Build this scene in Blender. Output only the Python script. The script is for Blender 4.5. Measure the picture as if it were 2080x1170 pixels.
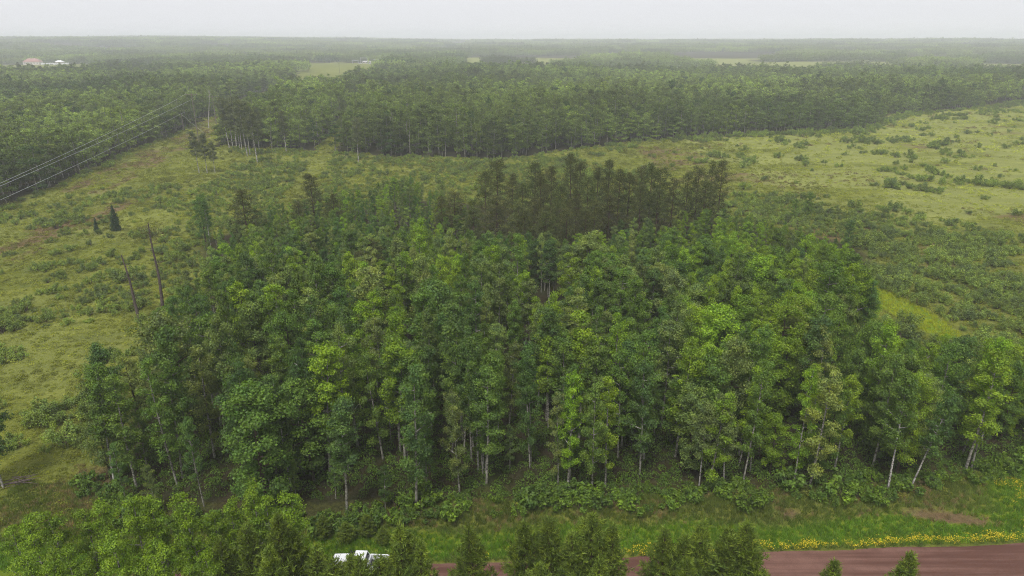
import bpy, math, random
import numpy as np
from mathutils import Vector, Matrix

S = bpy.context.scene
for o in list(bpy.data.objects):
    bpy.data.objects.remove(o)
COL = S.collection
random.seed(7)
RNG = np.random.default_rng(7)
R = math.radians

# ------------------------------------------------------------------ camera, sky, sun, exposure
CAM_Z, PITCH, FPX = 52.0, R(20.1), 1387.0          # focal length in pixels of the 2080 px wide photograph
cam = bpy.data.cameras.new('camera')
cam.sensor_width = 36.0
cam.lens = FPX / 2080 * 36
cam.clip_start, cam.clip_end = 0.5, 20000
camo = bpy.data.objects.new('camera', cam)
COL.objects.link(camo)
camo.location = (0, 0, CAM_Z)
camo.rotation_euler = (math.pi / 2 - PITCH, 0, 0)
S.camera = camo

SUN_EL, SUN_ROT = R(62), R(200)                     # high, behind the camera to the left; spread wide by the cloud
world = bpy.data.worlds.new('World')
S.world = world
world.use_nodes = True
wn = world.node_tree.nodes
wl = world.node_tree.links
wn.clear()
sky = wn.new('ShaderNodeTexSky')
sky.sky_type = 'NISHITA'
sky.sun_disc = False
sky.sun_elevation, sky.sun_rotation = SUN_EL, SUN_ROT
sky.dust_density, sky.air_density = 6.0, 1.0
hsv = wn.new('ShaderNodeHueSaturation')
hsv.inputs['Saturation'].default_value = 0.06
wl.new(sky.outputs[0], hsv.inputs['Color'])
cloud = wn.new('ShaderNodeMix')                     # closed grey rain cloud over the clear sky
cloud.data_type = 'RGBA'
cloud.inputs['Factor'].default_value = 0.86
cloud.inputs['B'].default_value = (5.55, 5.6, 5.85, 1)
wl.new(hsv.outputs[0], cloud.inputs['A'])
bg = wn.new('ShaderNodeBackground')
bg.inputs['Strength'].default_value = 0.085
wl.new(cloud.outputs['Result'], bg.inputs['Color'])
wo = wn.new('ShaderNodeOutputWorld')
wl.new(bg.outputs[0], wo.inputs['Surface'])

sun = bpy.data.lights.new('sun', 'SUN')
sun.energy = 1.5
sun.angle = R(14)
sun.color = (1.0, 0.97, 0.92)
suno = bpy.data.objects.new('sun', sun)
COL.objects.link(suno)
sd = Vector((math.sin(SUN_ROT) * math.cos(SUN_EL), math.cos(SUN_ROT) * math.cos(SUN_EL), math.sin(SUN_EL)))
suno.rotation_euler = sd.to_track_quat('Z', 'Y').to_euler()
suno.location = (0, 0, 300)

S.view_settings.view_transform = 'Standard'
S.view_settings.look = 'None'
S.view_settings.gamma = 1
S.view_settings.use_curve_mapping = False
S.view_settings.exposure = 1.0
HAZE_DENSITY = 0.00026
LEAF_GAIN = 1.72

S.render.engine = 'CYCLES'
cy = S.cycles
cy.max_bounces, cy.diffuse_bounces, cy.glossy_bounces = 4, 2, 1
cy.transmission_bounces, cy.transparent_max_bounces, cy.volume_bounces = 2, 4, 1
cy.caustics_reflective = cy.caustics_refractive = False
cy.pixel_filter_type = 'BLACKMAN_HARRIS'
cy.filter_width = 1.05
cy.use_adaptive_sampling = True
cy.adaptive_threshold = 0.02
cy.use_denoising = True
cy.denoiser = 'OPENIMAGEDENOISE'
cy.denoising_input_passes = 'RGB_ALBEDO_NORMAL'
cy.denoising_prefilter = 'NONE'

# ------------------------------------------------------------------ numeric helpers
def _hash(ix, iy, seed):
    n = (ix.astype(np.int64) * 374761393 + iy.astype(np.int64) * 668265263 + seed * 982451653) & 0x7fffffff
    n = ((n ^ (n >> 13)) * 1274126177) & 0x7fffffff
    return ((n ^ (n >> 16)) & 0xffff) / 65535.0

def vnoise(x, y, seed=0):
    x, y = np.asarray(x, float), np.asarray(y, float)
    ix, iy = np.floor(x), np.floor(y)
    fx, fy = x - ix, y - iy
    fx, fy = fx * fx * (3 - 2 * fx), fy * fy * (3 - 2 * fy)
    a, b = _hash(ix, iy, seed), _hash(ix + 1, iy, seed)
    c, d = _hash(ix, iy + 1, seed), _hash(ix + 1, iy + 1, seed)
    return (a * (1 - fx) + b * fx) * (1 - fy) + (c * (1 - fx) + d * fx) * fy

def fbm(x, y, seed=0, octv=4):
    t, a, n = 0, 0.5, 0
    for k in range(octv):
        t = t + a * vnoise(np.asarray(x) * 2 ** k, np.asarray(y) * 2 ** k, seed + k * 17)
        n += a
        a *= 0.5
    return t / n

def sstep(a, b, x):
    t = np.clip((np.asarray(x, float) - a) / (b - a), 0, 1)
    return t * t * (3 - 2 * t)

def road_edge(x):
    return 58.0 + 0.049 * np.asarray(x, float)

def ground_z(x, y):
    x, y = np.asarray(x, float), np.asarray(y, float)
    e = y - road_edge(x)
    z = -0.45 * sstep(0.2, 1.8, e) + 1.3 * sstep(2.0, 8.0, e) * (0.8 + 0.5 * vnoise(x / 9, y / 9, 3))
    z = z + sstep(6, 16, e) * 0.9 * (fbm(x / 30, y / 30, 5) - 0.5)
    ne = -9.5 - e                                    # near verge
    z = z - 0.5 * sstep(0, 4, ne)
    d = np.hypot(x, y)
    z = z + 9.0 * sstep(330, 620, y) * (fbm(x / 210 + 3, y / 160, 25, 3) - 0.45)
    hills = sstep(1700, 4300, d) * (22 + 26 * (fbm(x / 1300 + 5, y / 900, 11, 3) - 0.4) + 22 * sstep(-300, -2600, x))
    return z + np.maximum(hills, 0)

def project(x, y, z):
    x, y, z = (np.asarray(v, float) for v in (x, y, z))
    dz = CAM_Z - z
    depth = y * math.cos(PITCH) + dz * math.sin(PITCH)
    down = dz * math.cos(PITCH) - y * math.sin(PITCH)
    return 1040 + FPX * x / depth, 585 + FPX * down / depth, depth

def at_pixel(px, py, z=0.8):
    """where the line of sight through a photograph pixel meets height z"""
    a = PITCH + math.atan((py - 585) / FPX)
    y = (CAM_Z - z) / math.tan(a)
    depth = y * math.cos(PITCH) + (CAM_Z - z) * math.sin(PITCH)
    return (px - 1040) / FPX * depth, y

def height_at(py, y):
    return CAM_Z - y * math.tan(PITCH + math.atan((py - 585) / FPX))

def in_poly(x, y, poly):
    x, y = np.asarray(x, float), np.asarray(y, float)
    ins = np.zeros(x.shape, bool)
    n = len(poly)
    for i in range(n):
        x0, y0 = poly[i]
        x1, y1 = poly[(i + 1) % n]
        c = ((y0 > y) != (y1 > y)) & (x < (x1 - x0) * (y - y0) / (y1 - y0 + 1e-12) + x0)
        ins ^= c
    return ins

def in_view(x, y, z0=0, margin=120, low=1170):
    px, py, d = project(x, y, z0)
    return (d > 5) & (px > -margin) & (px < 2080 + margin) & (py < low + margin)

def scatter_pts(x0, x1, y0, y1, step, rng, jit=0.9):
    gx, gy = np.meshgrid(np.arange(x0, x1, step), np.arange(y0, y1, step))
    gx = gx + np.where((np.arange(gx.shape[0]) % 2)[:, None] == 0, 0, step / 2)
    x = gx.ravel() + (rng.random(gx.size) - 0.5) * step * jit
    y = gy.ravel() + (rng.random(gx.size) - 0.5) * step * jit
    return x, y

# ------------------------------------------------------------------ plan of the place (metres, camera over the origin, looking along +y)
WOOD = [(-50, 70), (-42, 64.5), (-25, 63.5), (-14, 65), (-5, 66.8), (5, 67.4), (20, 68), (40, 69.6), (56, 71.6), (66, 75), (80, 79), (88, 83), (78, 88), (66, 95),
        (64, 106), (66, 118), (70, 134), (79, 143), (88, 158), (90, 172), (78, 190), (45, 204), (5, 216), (-30, 226), (-44, 216),
        (-58, 198), (-72, 188), (-84, 180), (-80, 166), (-70, 152), (-63, 138), (-64, 122), (-62, 108), (-58, 95), (-53, 82)]
FRONT = ([-50, -42, -25, -14, -5, 5, 20, 40, 56, 66, 80], [70, 64.5, 63.5, 65, 66.8, 67.4, 68, 69.6, 71.6, 75, 78])
PINE_STAND = [(-16, 172), (-8, 186), (5, 194), (30, 194), (50, 190), (56, 180), (48, 170), (30, 163), (26, 152), (10, 148), (-6, 152)]

def row_x(y):                                        # centre line of the power line cutting
    return -152 - 0.165 * (np.asarray(y, float) - 221)

def trail_x(y):
    return -87 - 0.15 * (np.asarray(y, float) - 316)

FAR_EDGE = np.array([(-600, 318), (-140, 338), (-120, 330), (-100, 322), (-60, 312), (-10, 319), (30, 345), (69, 371), (140, 392), (207, 408), (236, 455), (301, 517), (440, 605), (700, 690), (2500, 900)], float)
CLEAR = [
    [(-212, 690), (-172, 690), (-195, 1000), (-250, 1580), (-480, 1580), (-335, 1100)],     # field by the substation
    [(-660, 900), (-535, 900), (-850, 1490), (-1080, 1490)],                             # house yard
    [(150, 1180), (420, 1180), (460, 1330), (170, 1300)], [(560, 1050), (800, 1080), (820, 1180), (600, 1150)],
    [(-700, 520), (-480, 545), (-420, 580), (-690, 560)],
]

def far_wood(x, y):
    """mask of the far woods: left wood, birch block, main far block"""
    xr, xt = row_x(y), trail_x(y)
    wob = 5 * (vnoise(np.asarray(x) / 18, np.asarray(y) / 18, 8) - 0.5) + 28 * (vnoise(np.asarray(x) / 38, np.asarray(y) / 160, 9) - 0.5)
    fe = np.interp(x, FAR_EDGE[:, 0], FAR_EDGE[:, 1]) + wob
    left = (x < xr - 13 + 0.3 * wob) & (y > 120)
    mid = (x > xr + 20 + 0.3 * wob) & (x < xt - 5) & (y > fe)
    right = (x > xt + 4.5) & (y > fe)
    m = left | np.where(y < 640, mid | right, (x > xr + 12) & (y > fe))
    m &= ~((y > 1040) & (y < 1950) & (x > -120) & (fbm(np.asarray(x) / 160, np.asarray(y) / 90, 26) < 0.60))   # low ground behind the far block
    for c in CLEAR:
        m &= ~in_poly(x, y, c)
    return m

# ------------------------------------------------------------------ object helpers
def tag(o, label=None, category=None, group=None, kind=None):
    for k, v in (('label', label), ('category', category), ('group', group), ('kind', kind)):
        if v:
            o[k] = v
    return o

def empty(name, loc=(0, 0, 0), rz=0.0):
    o = bpy.data.objects.new(name, None)
    o.empty_display_size = 0.3
    o.location = loc
    o.rotation_euler = (0, 0, rz)
    COL.objects.link(o)
    return o

def link(name, mesh, parent=None, loc=(0, 0, 0)):
    o = bpy.data.objects.new(name, mesh)
    COL.objects.link(o)
    o.location = loc
    if parent is not None:
        o.parent = parent
    return o

class MB:
    """collects quads and triangles as arrays; build() turns them into one mesh"""
    def __init__(self):
        self.v, self.q, self.t, self.qm, self.tm, self.qs, self.ts, self.n = [], [], [], [], [], [], [], 0

    def add(self, v, f, mat=0, smooth=False):
        v, f = np.asarray(v, float).reshape(-1, 3), np.asarray(f, int)
        if f.shape[1] == 4:
            self.q.append(f + self.n); self.qm.append(np.full(len(f), mat)); self.qs.append(np.full(len(f), smooth))
        else:
            self.t.append(f + self.n); self.tm.append(np.full(len(f), mat)); self.ts.append(np.full(len(f), smooth))
        self.v.append(v)
        self.n += len(v)
        return self

    def merge(self, other, mat):
        """take another builder's faces over under one material index"""
        for v in [np.concatenate(other.v)]:
            for fs, ss in ((other.q, other.qs), (other.t, other.ts)):
                for f, s in zip(fs, ss):
                    if f.shape[1] == 4:
                        self.q.append(f + self.n); self.qm.append(np.full(len(f), mat)); self.qs.append(s)
                    else:
                        self.t.append(f + self.n); self.tm.append(np.full(len(f), mat)); self.ts.append(s)
            self.v.append(v)
            self.n += len(v)
        return self

    def box(self, c, s, mat=0, rz=0.0, ry=0.0, rx=0.0):
        h = np.array(s) / 2
        p = np.array([(x, y, z) for z in (-1, 1) for y in (-1, 1) for x in (-1, 1)]) * h
        m = np.array(Matrix.Rotation(rz, 3, 'Z') @ Matrix.Rotation(ry, 3, 'Y') @ Matrix.Rotation(rx, 3, 'X'))
        return self.add(p @ m.T + np.array(c), [(0, 2, 3, 1), (4, 5, 7, 6), (0, 1, 5, 4), (2, 6, 7, 3), (0, 4, 6, 2), (1, 3, 7, 5)], mat)

    def tube(self, pts, rad, sides=6, mat=0, cap=False):
        pts = np.asarray(pts, float)
        rad = np.broadcast_to(np.asarray(rad, float), (len(pts),))
        d = np.gradient(pts, axis=0)
        d /= np.linalg.norm(d, axis=1)[:, None] + 1e-9
        ref = np.where(np.abs(d[:, 2:3]) > 0.9, np.array([[1.0, 0, 0]]), np.array([[0, 0, 1.0]]))
        if np.abs(d[0, 2]) > 0.7:
            ref = np.tile(np.array([[1.0, 0, 0]]), (len(pts), 1))
        u = np.cross(ref, d)
        u /= np.linalg.norm(u, axis=1)[:, None] + 1e-9
        w = np.cross(d, u)
        a = np.linspace(0, 2 * math.pi, sides, endpoint=False)
        ring = pts[:, None] + rad[:, None, None] * (np.cos(a)[None, :, None] * u[:, None] + np.sin(a)[None, :, None] * w[:, None])
        k = len(pts)
        f = []
        for i in range(k - 1):
            for j in range(sides):
                j2 = (j + 1) % sides
                f.append((i * sides + j, i * sides + j2, (i + 1) * sides + j2, (i + 1) * sides + j))
        self.add(ring.reshape(-1, 3), f, mat, True)
        if cap:
            for i in (0, k - 1):
                self.add(np.vstack([ring[i], pts[i]]), [(j, (j + 1) % sides, sides) for j in range(sides)], mat)
        return self

    def prism(self, prof, y0, y1, mat=0):
        """closed outline in x,z swept along y"""
        p = np.array(prof, float)
        n = len(p)
        v = np.vstack([np.c_[p[:, 0], np.full(n, y0), p[:, 1]], np.c_[p[:, 0], np.full(n, y1), p[:, 1]]])
        self.add(v, [(i, (i + 1) % n, n + (i + 1) % n, n + i) for i in range(n)], mat)
        for o, s in ((0, 1), (n, -1)):
            c = len(p)
            vv = np.vstack([v[o:o + n], v[o:o + n].mean(0)])
            self.add(vv, [(i, (i + 1) % n, c) for i in range(n)], mat)
        return self

    def leaves(self, c, n, size, aspect=0.62, mat=0, rng=RNG, fold=0.12, tang=None):
        """a small folded lozenge at every point of c with normal n"""
        N = len(c)
        n = n / (np.linalg.norm(n, axis=1)[:, None] + 1e-9)
        t = rng.normal(size=(N, 3)) if tang is None else tang + rng.normal(size=(N, 3)) * 0.25
        t -= (t * n).sum(1)[:, None] * n
        t /= np.linalg.norm(t, axis=1)[:, None] + 1e-9
        b = np.cross(n, t)
        L = (size * rng.uniform(0.65, 1.35, N))[:, None]
        v = np.stack([c - t * L * 0.5, c + b * L * 0.5 * aspect + n * L * fold, c + t * L * 0.5, c - b * L * 0.5 * aspect + n * L * fold], 1)
        f = np.arange(N * 4).reshape(N, 4)
        return self.add(v.reshape(-1, 3), f, mat)

    def build(self, name, mats):
        me = bpy.data.meshes.new(name)
        v = np.concatenate(self.v) if self.v else np.zeros((0, 3))
        q = np.concatenate(self.q) if self.q else np.zeros((0, 4), int)
        t = np.concatenate(self.t) if self.t else np.zeros((0, 3), int)
        me.vertices.add(len(v))
        me.vertices.foreach_set('co', v.astype(np.float32).ravel())
        nl = q.size + t.size
        me.loops.add(nl)
        me.loops.foreach_set('vertex_index', np.concatenate([q.ravel(), t.ravel()]).astype(np.int32))
        me.polygons.add(len(q) + len(t))
        me.polygons.foreach_set('loop_start', np.concatenate([np.arange(len(q)) * 4, q.size + np.arange(len(t)) * 3]).astype(np.int32))
        mi = np.concatenate(self.qm + self.tm)
        sm = np.concatenate(self.qs + self.ts)
        me.polygons.foreach_set('material_index', mi.astype(np.int32))
        me.polygons.foreach_set('use_smooth', sm.astype(bool))
        for m in (mats if isinstance(mats, (list, tuple)) else [mats]):
            me.materials.append(m)
        me.update(calc_edges=True)
        return me

# ------------------------------------------------------------------ materials
MAT = {}

def new_mat(name):
    m = bpy.data.materials.new(name)
    m.use_nodes = True
    m.node_tree.nodes.clear()
    MAT[name] = m
    return m, m.node_tree.nodes, m.node_tree.links

def mixc(n, l, fac, a, b, mode='MIX'):
    x = n.new('ShaderNodeMix')
    x.data_type = 'RGBA'
    x.blend_type = mode
    for s, v in (('Factor', fac), ('A', a), ('B', b)):
        if isinstance(v, (int, float)):
            x.inputs[s].default_value = v if s == 'Factor' else (v, v, v, 1)
        elif isinstance(v, tuple):
            x.inputs[s].default_value = (*v, 1)
        else:
            l.new(v, x.inputs[s])
    return x.outputs['Result']

def noise_tex(n, l, scale, detail=4, rough=0.55, vec=None, dims='3D'):
    t = n.new('ShaderNodeTexNoise')
    t.inputs['Scale'].default_value = scale
    t.inputs['Detail'].default_value = detail
    t.inputs['Roughness'].default_value = rough
    if vec is not None:
        l.new(vec, t.inputs['Vector'])
    return t.outputs['Fac']

def maprange(n, l, v, a, b, c=0.0, d=1.0):
    m = n.new('ShaderNodeMapRange')
    m.inputs['From Min'].default_value, m.inputs['From Max'].default_value = a, b
    m.inputs['To Min'].default_value, m.inputs['To Max'].default_value = c, d
    l.new(v, m.inputs['Value'])
    return m.outputs['Result']

def out(n, l, sh):
    o = n.new('ShaderNodeOutputMaterial')
    l.new(sh, o.inputs['Surface'])

def foliage_mat(name, translucent=0.28, spread=(0.62, 1.4), sheen=0.05, sat_var=0.0):
    """leaf colour comes from each plant's own tint; every leaf differs a little"""
    m, n, l = new_mat(name)
    at = n.new('ShaderNodeAttribute')
    at.attribute_type = 'INSTANCER'
    at.attribute_name = 'tint'
    geo = n.new('ShaderNodeNewGeometry')
    k = maprange(n, l, geo.outputs['Random Per Island'], 0, 1, *spread)
    c = mixc(n, l, 1.0, at.outputs['Color'], k, 'MULTIPLY')
    tc = n.new('ShaderNodeTexCoord')                 # sprays of older and younger leaves
    cl = noise_tex(n, l, 0.9, 1, 0.5, tc.outputs['Object'])
    c = mixc(n, l, 1.0, c, mixc(n, l, maprange(n, l, cl, 0.3, 0.7), (0.74, 0.80, 0.95), (1.32, 1.22, 0.9)), 'MULTIPLY')
    if sat_var:
        w = n.new('ShaderNodeTexWhiteNoise')
        w.noise_dimensions = '1D'
        l.new(geo.outputs['Random Per Island'], w.inputs['W'])
        c = mixc(n, l, maprange(n, l, w.outputs['Value'], 0.6, 1, 0, sat_var), c, (0.16, 0.17, 0.04))
    d = n.new('ShaderNodeBsdfDiffuse')
    l.new(c, d.inputs['Color'])
    tr = n.new('ShaderNodeBsdfTranslucent')
    l.new(mixc(n, l, 1.0, c, (1.15, 1.2, 0.6), 'MULTIPLY'), tr.inputs['Color'])
    mx = n.new('ShaderNodeMixShader')
    mx.inputs[0].default_value = translucent
    l.new(d.outputs[0], mx.inputs[1]); l.new(tr.outputs[0], mx.inputs[2])
    sh = mx.outputs[0]
    if sheen:                                        # rain-wet leaf surface
        g = n.new('ShaderNodeBsdfGlossy')
        g.inputs['Roughness'].default_value = 0.45
        g.inputs['Color'].default_value = (0.75, 0.8, 0.85, 1)
        m2 = n.new('ShaderNodeMixShader')
        m2.inputs[0].default_value = sheen
        l.new(sh, m2.inputs[1]); l.new(g.outputs[0], m2.inputs[2])
        sh = m2.outputs[0]
    out(n, l, sh)
    return m

def plain_mat(name, col, rough=0.8, var=0.25, scale=3.0, metallic=0.0, col2=None, bump=0.0):
    m, n, l = new_mat(name)
    tc = n.new('ShaderNodeTexCoord')
    f = noise_tex(n, l, scale, 5, 0.6, tc.outputs['Object'])
    f = maprange(n, l, f, 0.3, 0.7)
    c2 = col2 or tuple(x * (1 - var) for x in col)
    c = mixc(n, l, f, col, c2)
    p = n.new('ShaderNodeBsdfPrincipled')
    p.inputs['Roughness'].default_value = rough
    p.inputs['Metallic'].default_value = metallic
    l.new(c, p.inputs['Base Color'])
    if bump:
        b = n.new('ShaderNodeBump')
        b.inputs['Strength'].default_value = bump
        l.new(f, b.inputs['Height'])
        l.new(b.outputs[0], p.inputs['Normal'])
    out(n, l, p.outputs[0])
    return m

def bark_mat(name, light, dark, amount, zscale=0.6):
    m, n, l = new_mat(name)
    tc = n.new('ShaderNodeTexCoord')
    mp = n.new('ShaderNodeMapping')
    mp.inputs['Scale'].default_value = (2.0, 2.0, zscale * 4)
    l.new(tc.outputs['Object'], mp.inputs['Vector'])
    f = noise_tex(n, l, 1.6, 5, 0.7, mp.outputs[0])
    k = maprange(n, l, f, 0.5 - amount * 0.25, 0.62)
    mp2 = n.new('ShaderNodeMapping')
    mp2.inputs['Scale'].default_value = (6, 6, 1.2)
    l.new(tc.outputs['Object'], mp2.inputs['Vector'])
    g = noise_tex(n, l, 2.0, 3, 0.6, mp2.outputs[0])
    base = mixc(n, l, maprange(n, l, g, 0.3, 0.75), light, tuple(0.62 * a + 0.38 * b for a, b in zip(light, dark)))
    c = mixc(n, l, k, base, dark)
    d = n.new('ShaderNodeBsdfDiffuse')
    l.new(c, d.inputs['Color'])
    out(n, l, d.outputs[0])
    return m

foliage_mat('broad_leaf', 0.42, (0.55, 1.5), 0.012, 0.25)
foliage_mat('needle_leaf', 0.2, (0.5, 1.55), 0.008)
foliage_mat('herb_leaf', 0.35, (0.6, 1.4), 0.008, 0.3)
bark_mat('aspen_bark', (0.45, 0.43, 0.37), (0.06, 0.055, 0.045), 0.5)
bark_mat('birch_bark', (0.52, 0.50, 0.45), (0.07, 0.06, 0.055), 0.25)
bark_mat('brown_bark', (0.13, 0.095, 0.07), (0.05, 0.04, 0.03), 1.0)
bark_mat('pine_bark', (0.16, 0.10, 0.065), (0.06, 0.045, 0.035), 0.8)
bark_mat('dead_bark', (0.17, 0.14, 0.12), (0.065, 0.05, 0.045), 0.8)
bark_mat('bleached_wood', (0.60, 0.57, 0.52), (0.22, 0.20, 0.18), 0.4)
plain_mat('pole_wood', (0.20, 0.17, 0.14), 0.9, 0.4, 4)
plain_mat('wire_metal', (0.55, 0.57, 0.58), 0.35, 0.1, 1, 0.6)
plain_mat('insulator', (0.30, 0.26, 0.24), 0.3, 0.1, 2)

# ------------------------------------------------------------------ ground sheet
def axis(core0, core1, step, far, growth=1.09):
    a = list(np.arange(core0, core1 + 0.01, step))
    s = step
    while a[-1] < far:
        s *= growth
        a.append(a[-1] + s)
    s = step
    while a[0] > -far:
        s *= growth
        a.insert(0, a[0] - s)
    return np.array(a)

gx = axis(-150, 150, 2.0, 9000)
gy = axis(30, 330, 2.0, 9000)
gy = np.unique(np.concatenate([gy, np.arange(54, 74, 0.7)]))
GX, GY = np.meshgrid(gx, gy)
gm = MB()
nx, ny = len(gx), len(gy)
idx = np.arange(nx * ny).reshape(ny, nx)
gm.add(np.c_[GX.ravel(), GY.ravel(), ground_z(GX, GY).ravel()],
       np.stack([idx[:-1, :-1], idx[:-1, 1:], idx[1:, 1:], idx[1:, :-1]], -1).reshape(-1, 4), 0, True)

def blob(x, y, cx, cy, rx, ry, rot=0.0, soft=0.45, seed=1):
    c, s = math.cos(rot), math.sin(rot)
    u, v = ((x - cx) * c + (y - cy) * s) / rx, (-(x - cx) * s + (y - cy) * c) / ry
    d = np.hypot(u, v) + 0.35 * (fbm(x / 9, y / 9, seed) - 0.5)
    return 1 - sstep(1 - soft, 1 + soft, d)

def dist_to_poly_soft(x, y, poly, r=3.0):
    m = 0
    for dx, dy in ((0, 0), (r, 0), (-r, 0), (0, r), (0, -r), (r, r), (-r, -r), (r, -r), (-r, r)):
        m = m + in_poly(x + dx, y + dy, poly).astype(float)
    return m / 9

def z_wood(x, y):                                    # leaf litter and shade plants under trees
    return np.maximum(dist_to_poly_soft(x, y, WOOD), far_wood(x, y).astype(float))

def z_lush(x, y):                                    # fresh green growth
    e = y - road_edge(x)
    l = sstep(0.1, 0.8, e) * (1 - sstep(3.6, 5.6, e + 1.5 * (vnoise(x / 5, y / 5, 4) - 0.5)))
    l = np.maximum(l, blob(x, y, 78.5, 127, 4.2, 15, 0.1, 0.25, 3))
    l = np.maximum(l, blob(x, y, 66, 66.5, 9, 9, 0.2, 0.4, 4))
    l = np.maximum(l, 0.3 * blob(x, y, -115, 200, 35, 9, 0.9, 0.6, 6))
    l = np.maximum(l, 0.2 * blob(x, y, 300, 400, 160, 60, 0.55, 0.6, 9))
    return l

def z_dry(x, y):                                     # tan and reddish dry grass
    e = y - road_edge(x)
    d = 0.35 * sstep(4.2, 6.0, e) * (1 - sstep(8.5, 12, e)) * sstep(0.35, 0.6, vnoise(x / 4, y / 3, 12))
    d = np.maximum(d, 0.8 * blob(x, y, -128, 185, 9, 45, -0.05, 0.5, 13) * sstep(0.25, 0.6, vnoise(x / 5, y / 16, 14)))
    d = np.maximum(d, 0.75 * (np.abs(x - row_x(y) - 3) < 9) * (y > 235) * (y < 480) * sstep(0.2, 0.6, fbm(x / 9, y / 25, 15)))
    d = np.maximum(d, 0.65 * sstep(0.52, 0.68, fbm(x / 26, y / 14, 16)) * (x > 60) * (y > 150))
    d = np.maximum(d, 0.7 * blob(x, y, -47, 71, 8, 6, 0.4, 0.5, 17))
    d = np.maximum(d, 0.9 * blob(x, y, 32.5, 65.2, 1.3, 0.7, 0.4, 0.6, 18))
    d = np.maximum(d, 1.0 * blob(x, y, 50, 65.0, 5.0, 0.8, -0.12, 0.5, 19))
    return d

def z_pale(x, y):                                    # open sedge meadow, paler than the scrub
    p = sstep(75, 125, x + 0.15 * (y - 200)) * sstep(150, 225, y) * sstep(0.30, 0.5, fbm(x / 40, y / 22, 23))
    return np.maximum(p, 0.5 * (x < -60) * (y > 90) * sstep(0.45, 0.6, fbm(x / 22, y / 18, 24)))

gmesh_xy = (GX.ravel(), GY.ravel())

def ground_material():
    m, n, l = new_mat('ground_cover')
    tc = n.new('ShaderNodeTexCoord')
    P = tc.outputs['Object']
    def attr(name):
        a = n.new('ShaderNodeAttribute')
        a.attribute_name = name
        return a.outputs['Fac']
    big = noise_tex(n, l, 0.035, 5, 0.6, P)
    mid = noise_tex(n, l, 0.25, 5, 0.65, P)
    fine = noise_tex(n, l, 2.8, 8, 0.78, P)
    mp = n.new('ShaderNodeMapping')
    mp.inputs['Scale'].default_value = (0.05, 0.14, 0.1)
    mp.inputs['Rotation'].default_value = (0, 0, 0.1)
    l.new(P, mp.inputs['Vector'])
    streak = noise_tex(n, l, 1.0, 5, 0.6, mp.outputs[0])
    meadow = mixc(n, l, maprange(n, l, streak, 0.35, 0.66), (0.21, 0.222, 0.042), (0.145, 0.162, 0.034))
    meadow = mixc(n, l, maprange(n, l, mid, 0.45, 0.75, 0, 0.7), meadow, (0.055, 0.080, 0.024))
    meadow = mixc(n, l, maprange(n, l, big, 0.55, 0.75, 0, 0.5), meadow, (0.17, 0.15, 0.06))
    lush = mixc(n, l, maprange(n, l, mid, 0.3, 0.7), (0.12, 0.20, 0.020), (0.22, 0.26, 0.020))
    dry = mixc(n, l, maprange(n, l, mid, 0.3, 0.7), (0.17, 0.105, 0.062), (0.165, 0.128, 0.06))
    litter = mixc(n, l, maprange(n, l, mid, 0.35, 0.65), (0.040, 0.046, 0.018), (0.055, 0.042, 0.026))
    def warp(a, w=0.5):
        s = n.new('ShaderNodeMath'); s.operation = 'MULTIPLY_ADD'
        s.inputs[1].default_value = w; s.inputs[2].default_value = -w / 2
        l.new(fine, s.inputs[0])
        s2 = n.new('ShaderNodeMath'); s2.operation = 'ADD'
        l.new(s.outputs[0], s2.inputs[0]); l.new(a, s2.inputs[1])
        return maprange(n, l, s2.outputs[0], 0.25, 0.75)
    c = mixc(n, l, warp(attr('lush'), 0.6), meadow, lush)
    c = mixc(n, l, warp(attr('dry'), 0.9), c, dry)
    pale = mixc(n, l, maprange(n, l, streak, 0.35, 0.66), (0.26, 0.275, 0.075), (0.19, 0.205, 0.06))
    c = mixc(n, l, warp(attr('pale'), 0.7), c, pale)
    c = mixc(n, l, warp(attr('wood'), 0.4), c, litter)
    c = mixc(n, l, maprange(n, l, fine, 0.42, 0.62, 0, 0.75), c, mixc(n, l, 1.0, c, (0.45, 0.5, 0.45), 'MULTIPLY'))
    d = n.new('ShaderNodeBsdfDiffuse')
    l.new(c, d.inputs['Color'])
    b = n.new('ShaderNodeBump')
    b.inputs['Strength'].default_value = 0.8
    b.inputs['Distance'].default_value = 0.35
    l.new(fine, b.inputs['Height'])
    l.new(b.outputs[0], d.inputs['Normal'])
    out(n, l, d.outputs[0])
    return m

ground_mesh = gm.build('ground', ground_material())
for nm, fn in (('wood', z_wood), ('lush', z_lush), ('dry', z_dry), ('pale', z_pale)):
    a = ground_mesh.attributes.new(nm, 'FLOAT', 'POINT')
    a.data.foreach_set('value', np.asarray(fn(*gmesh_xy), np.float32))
ground = tag(link('ground', ground_mesh), kind='structure')

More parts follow.
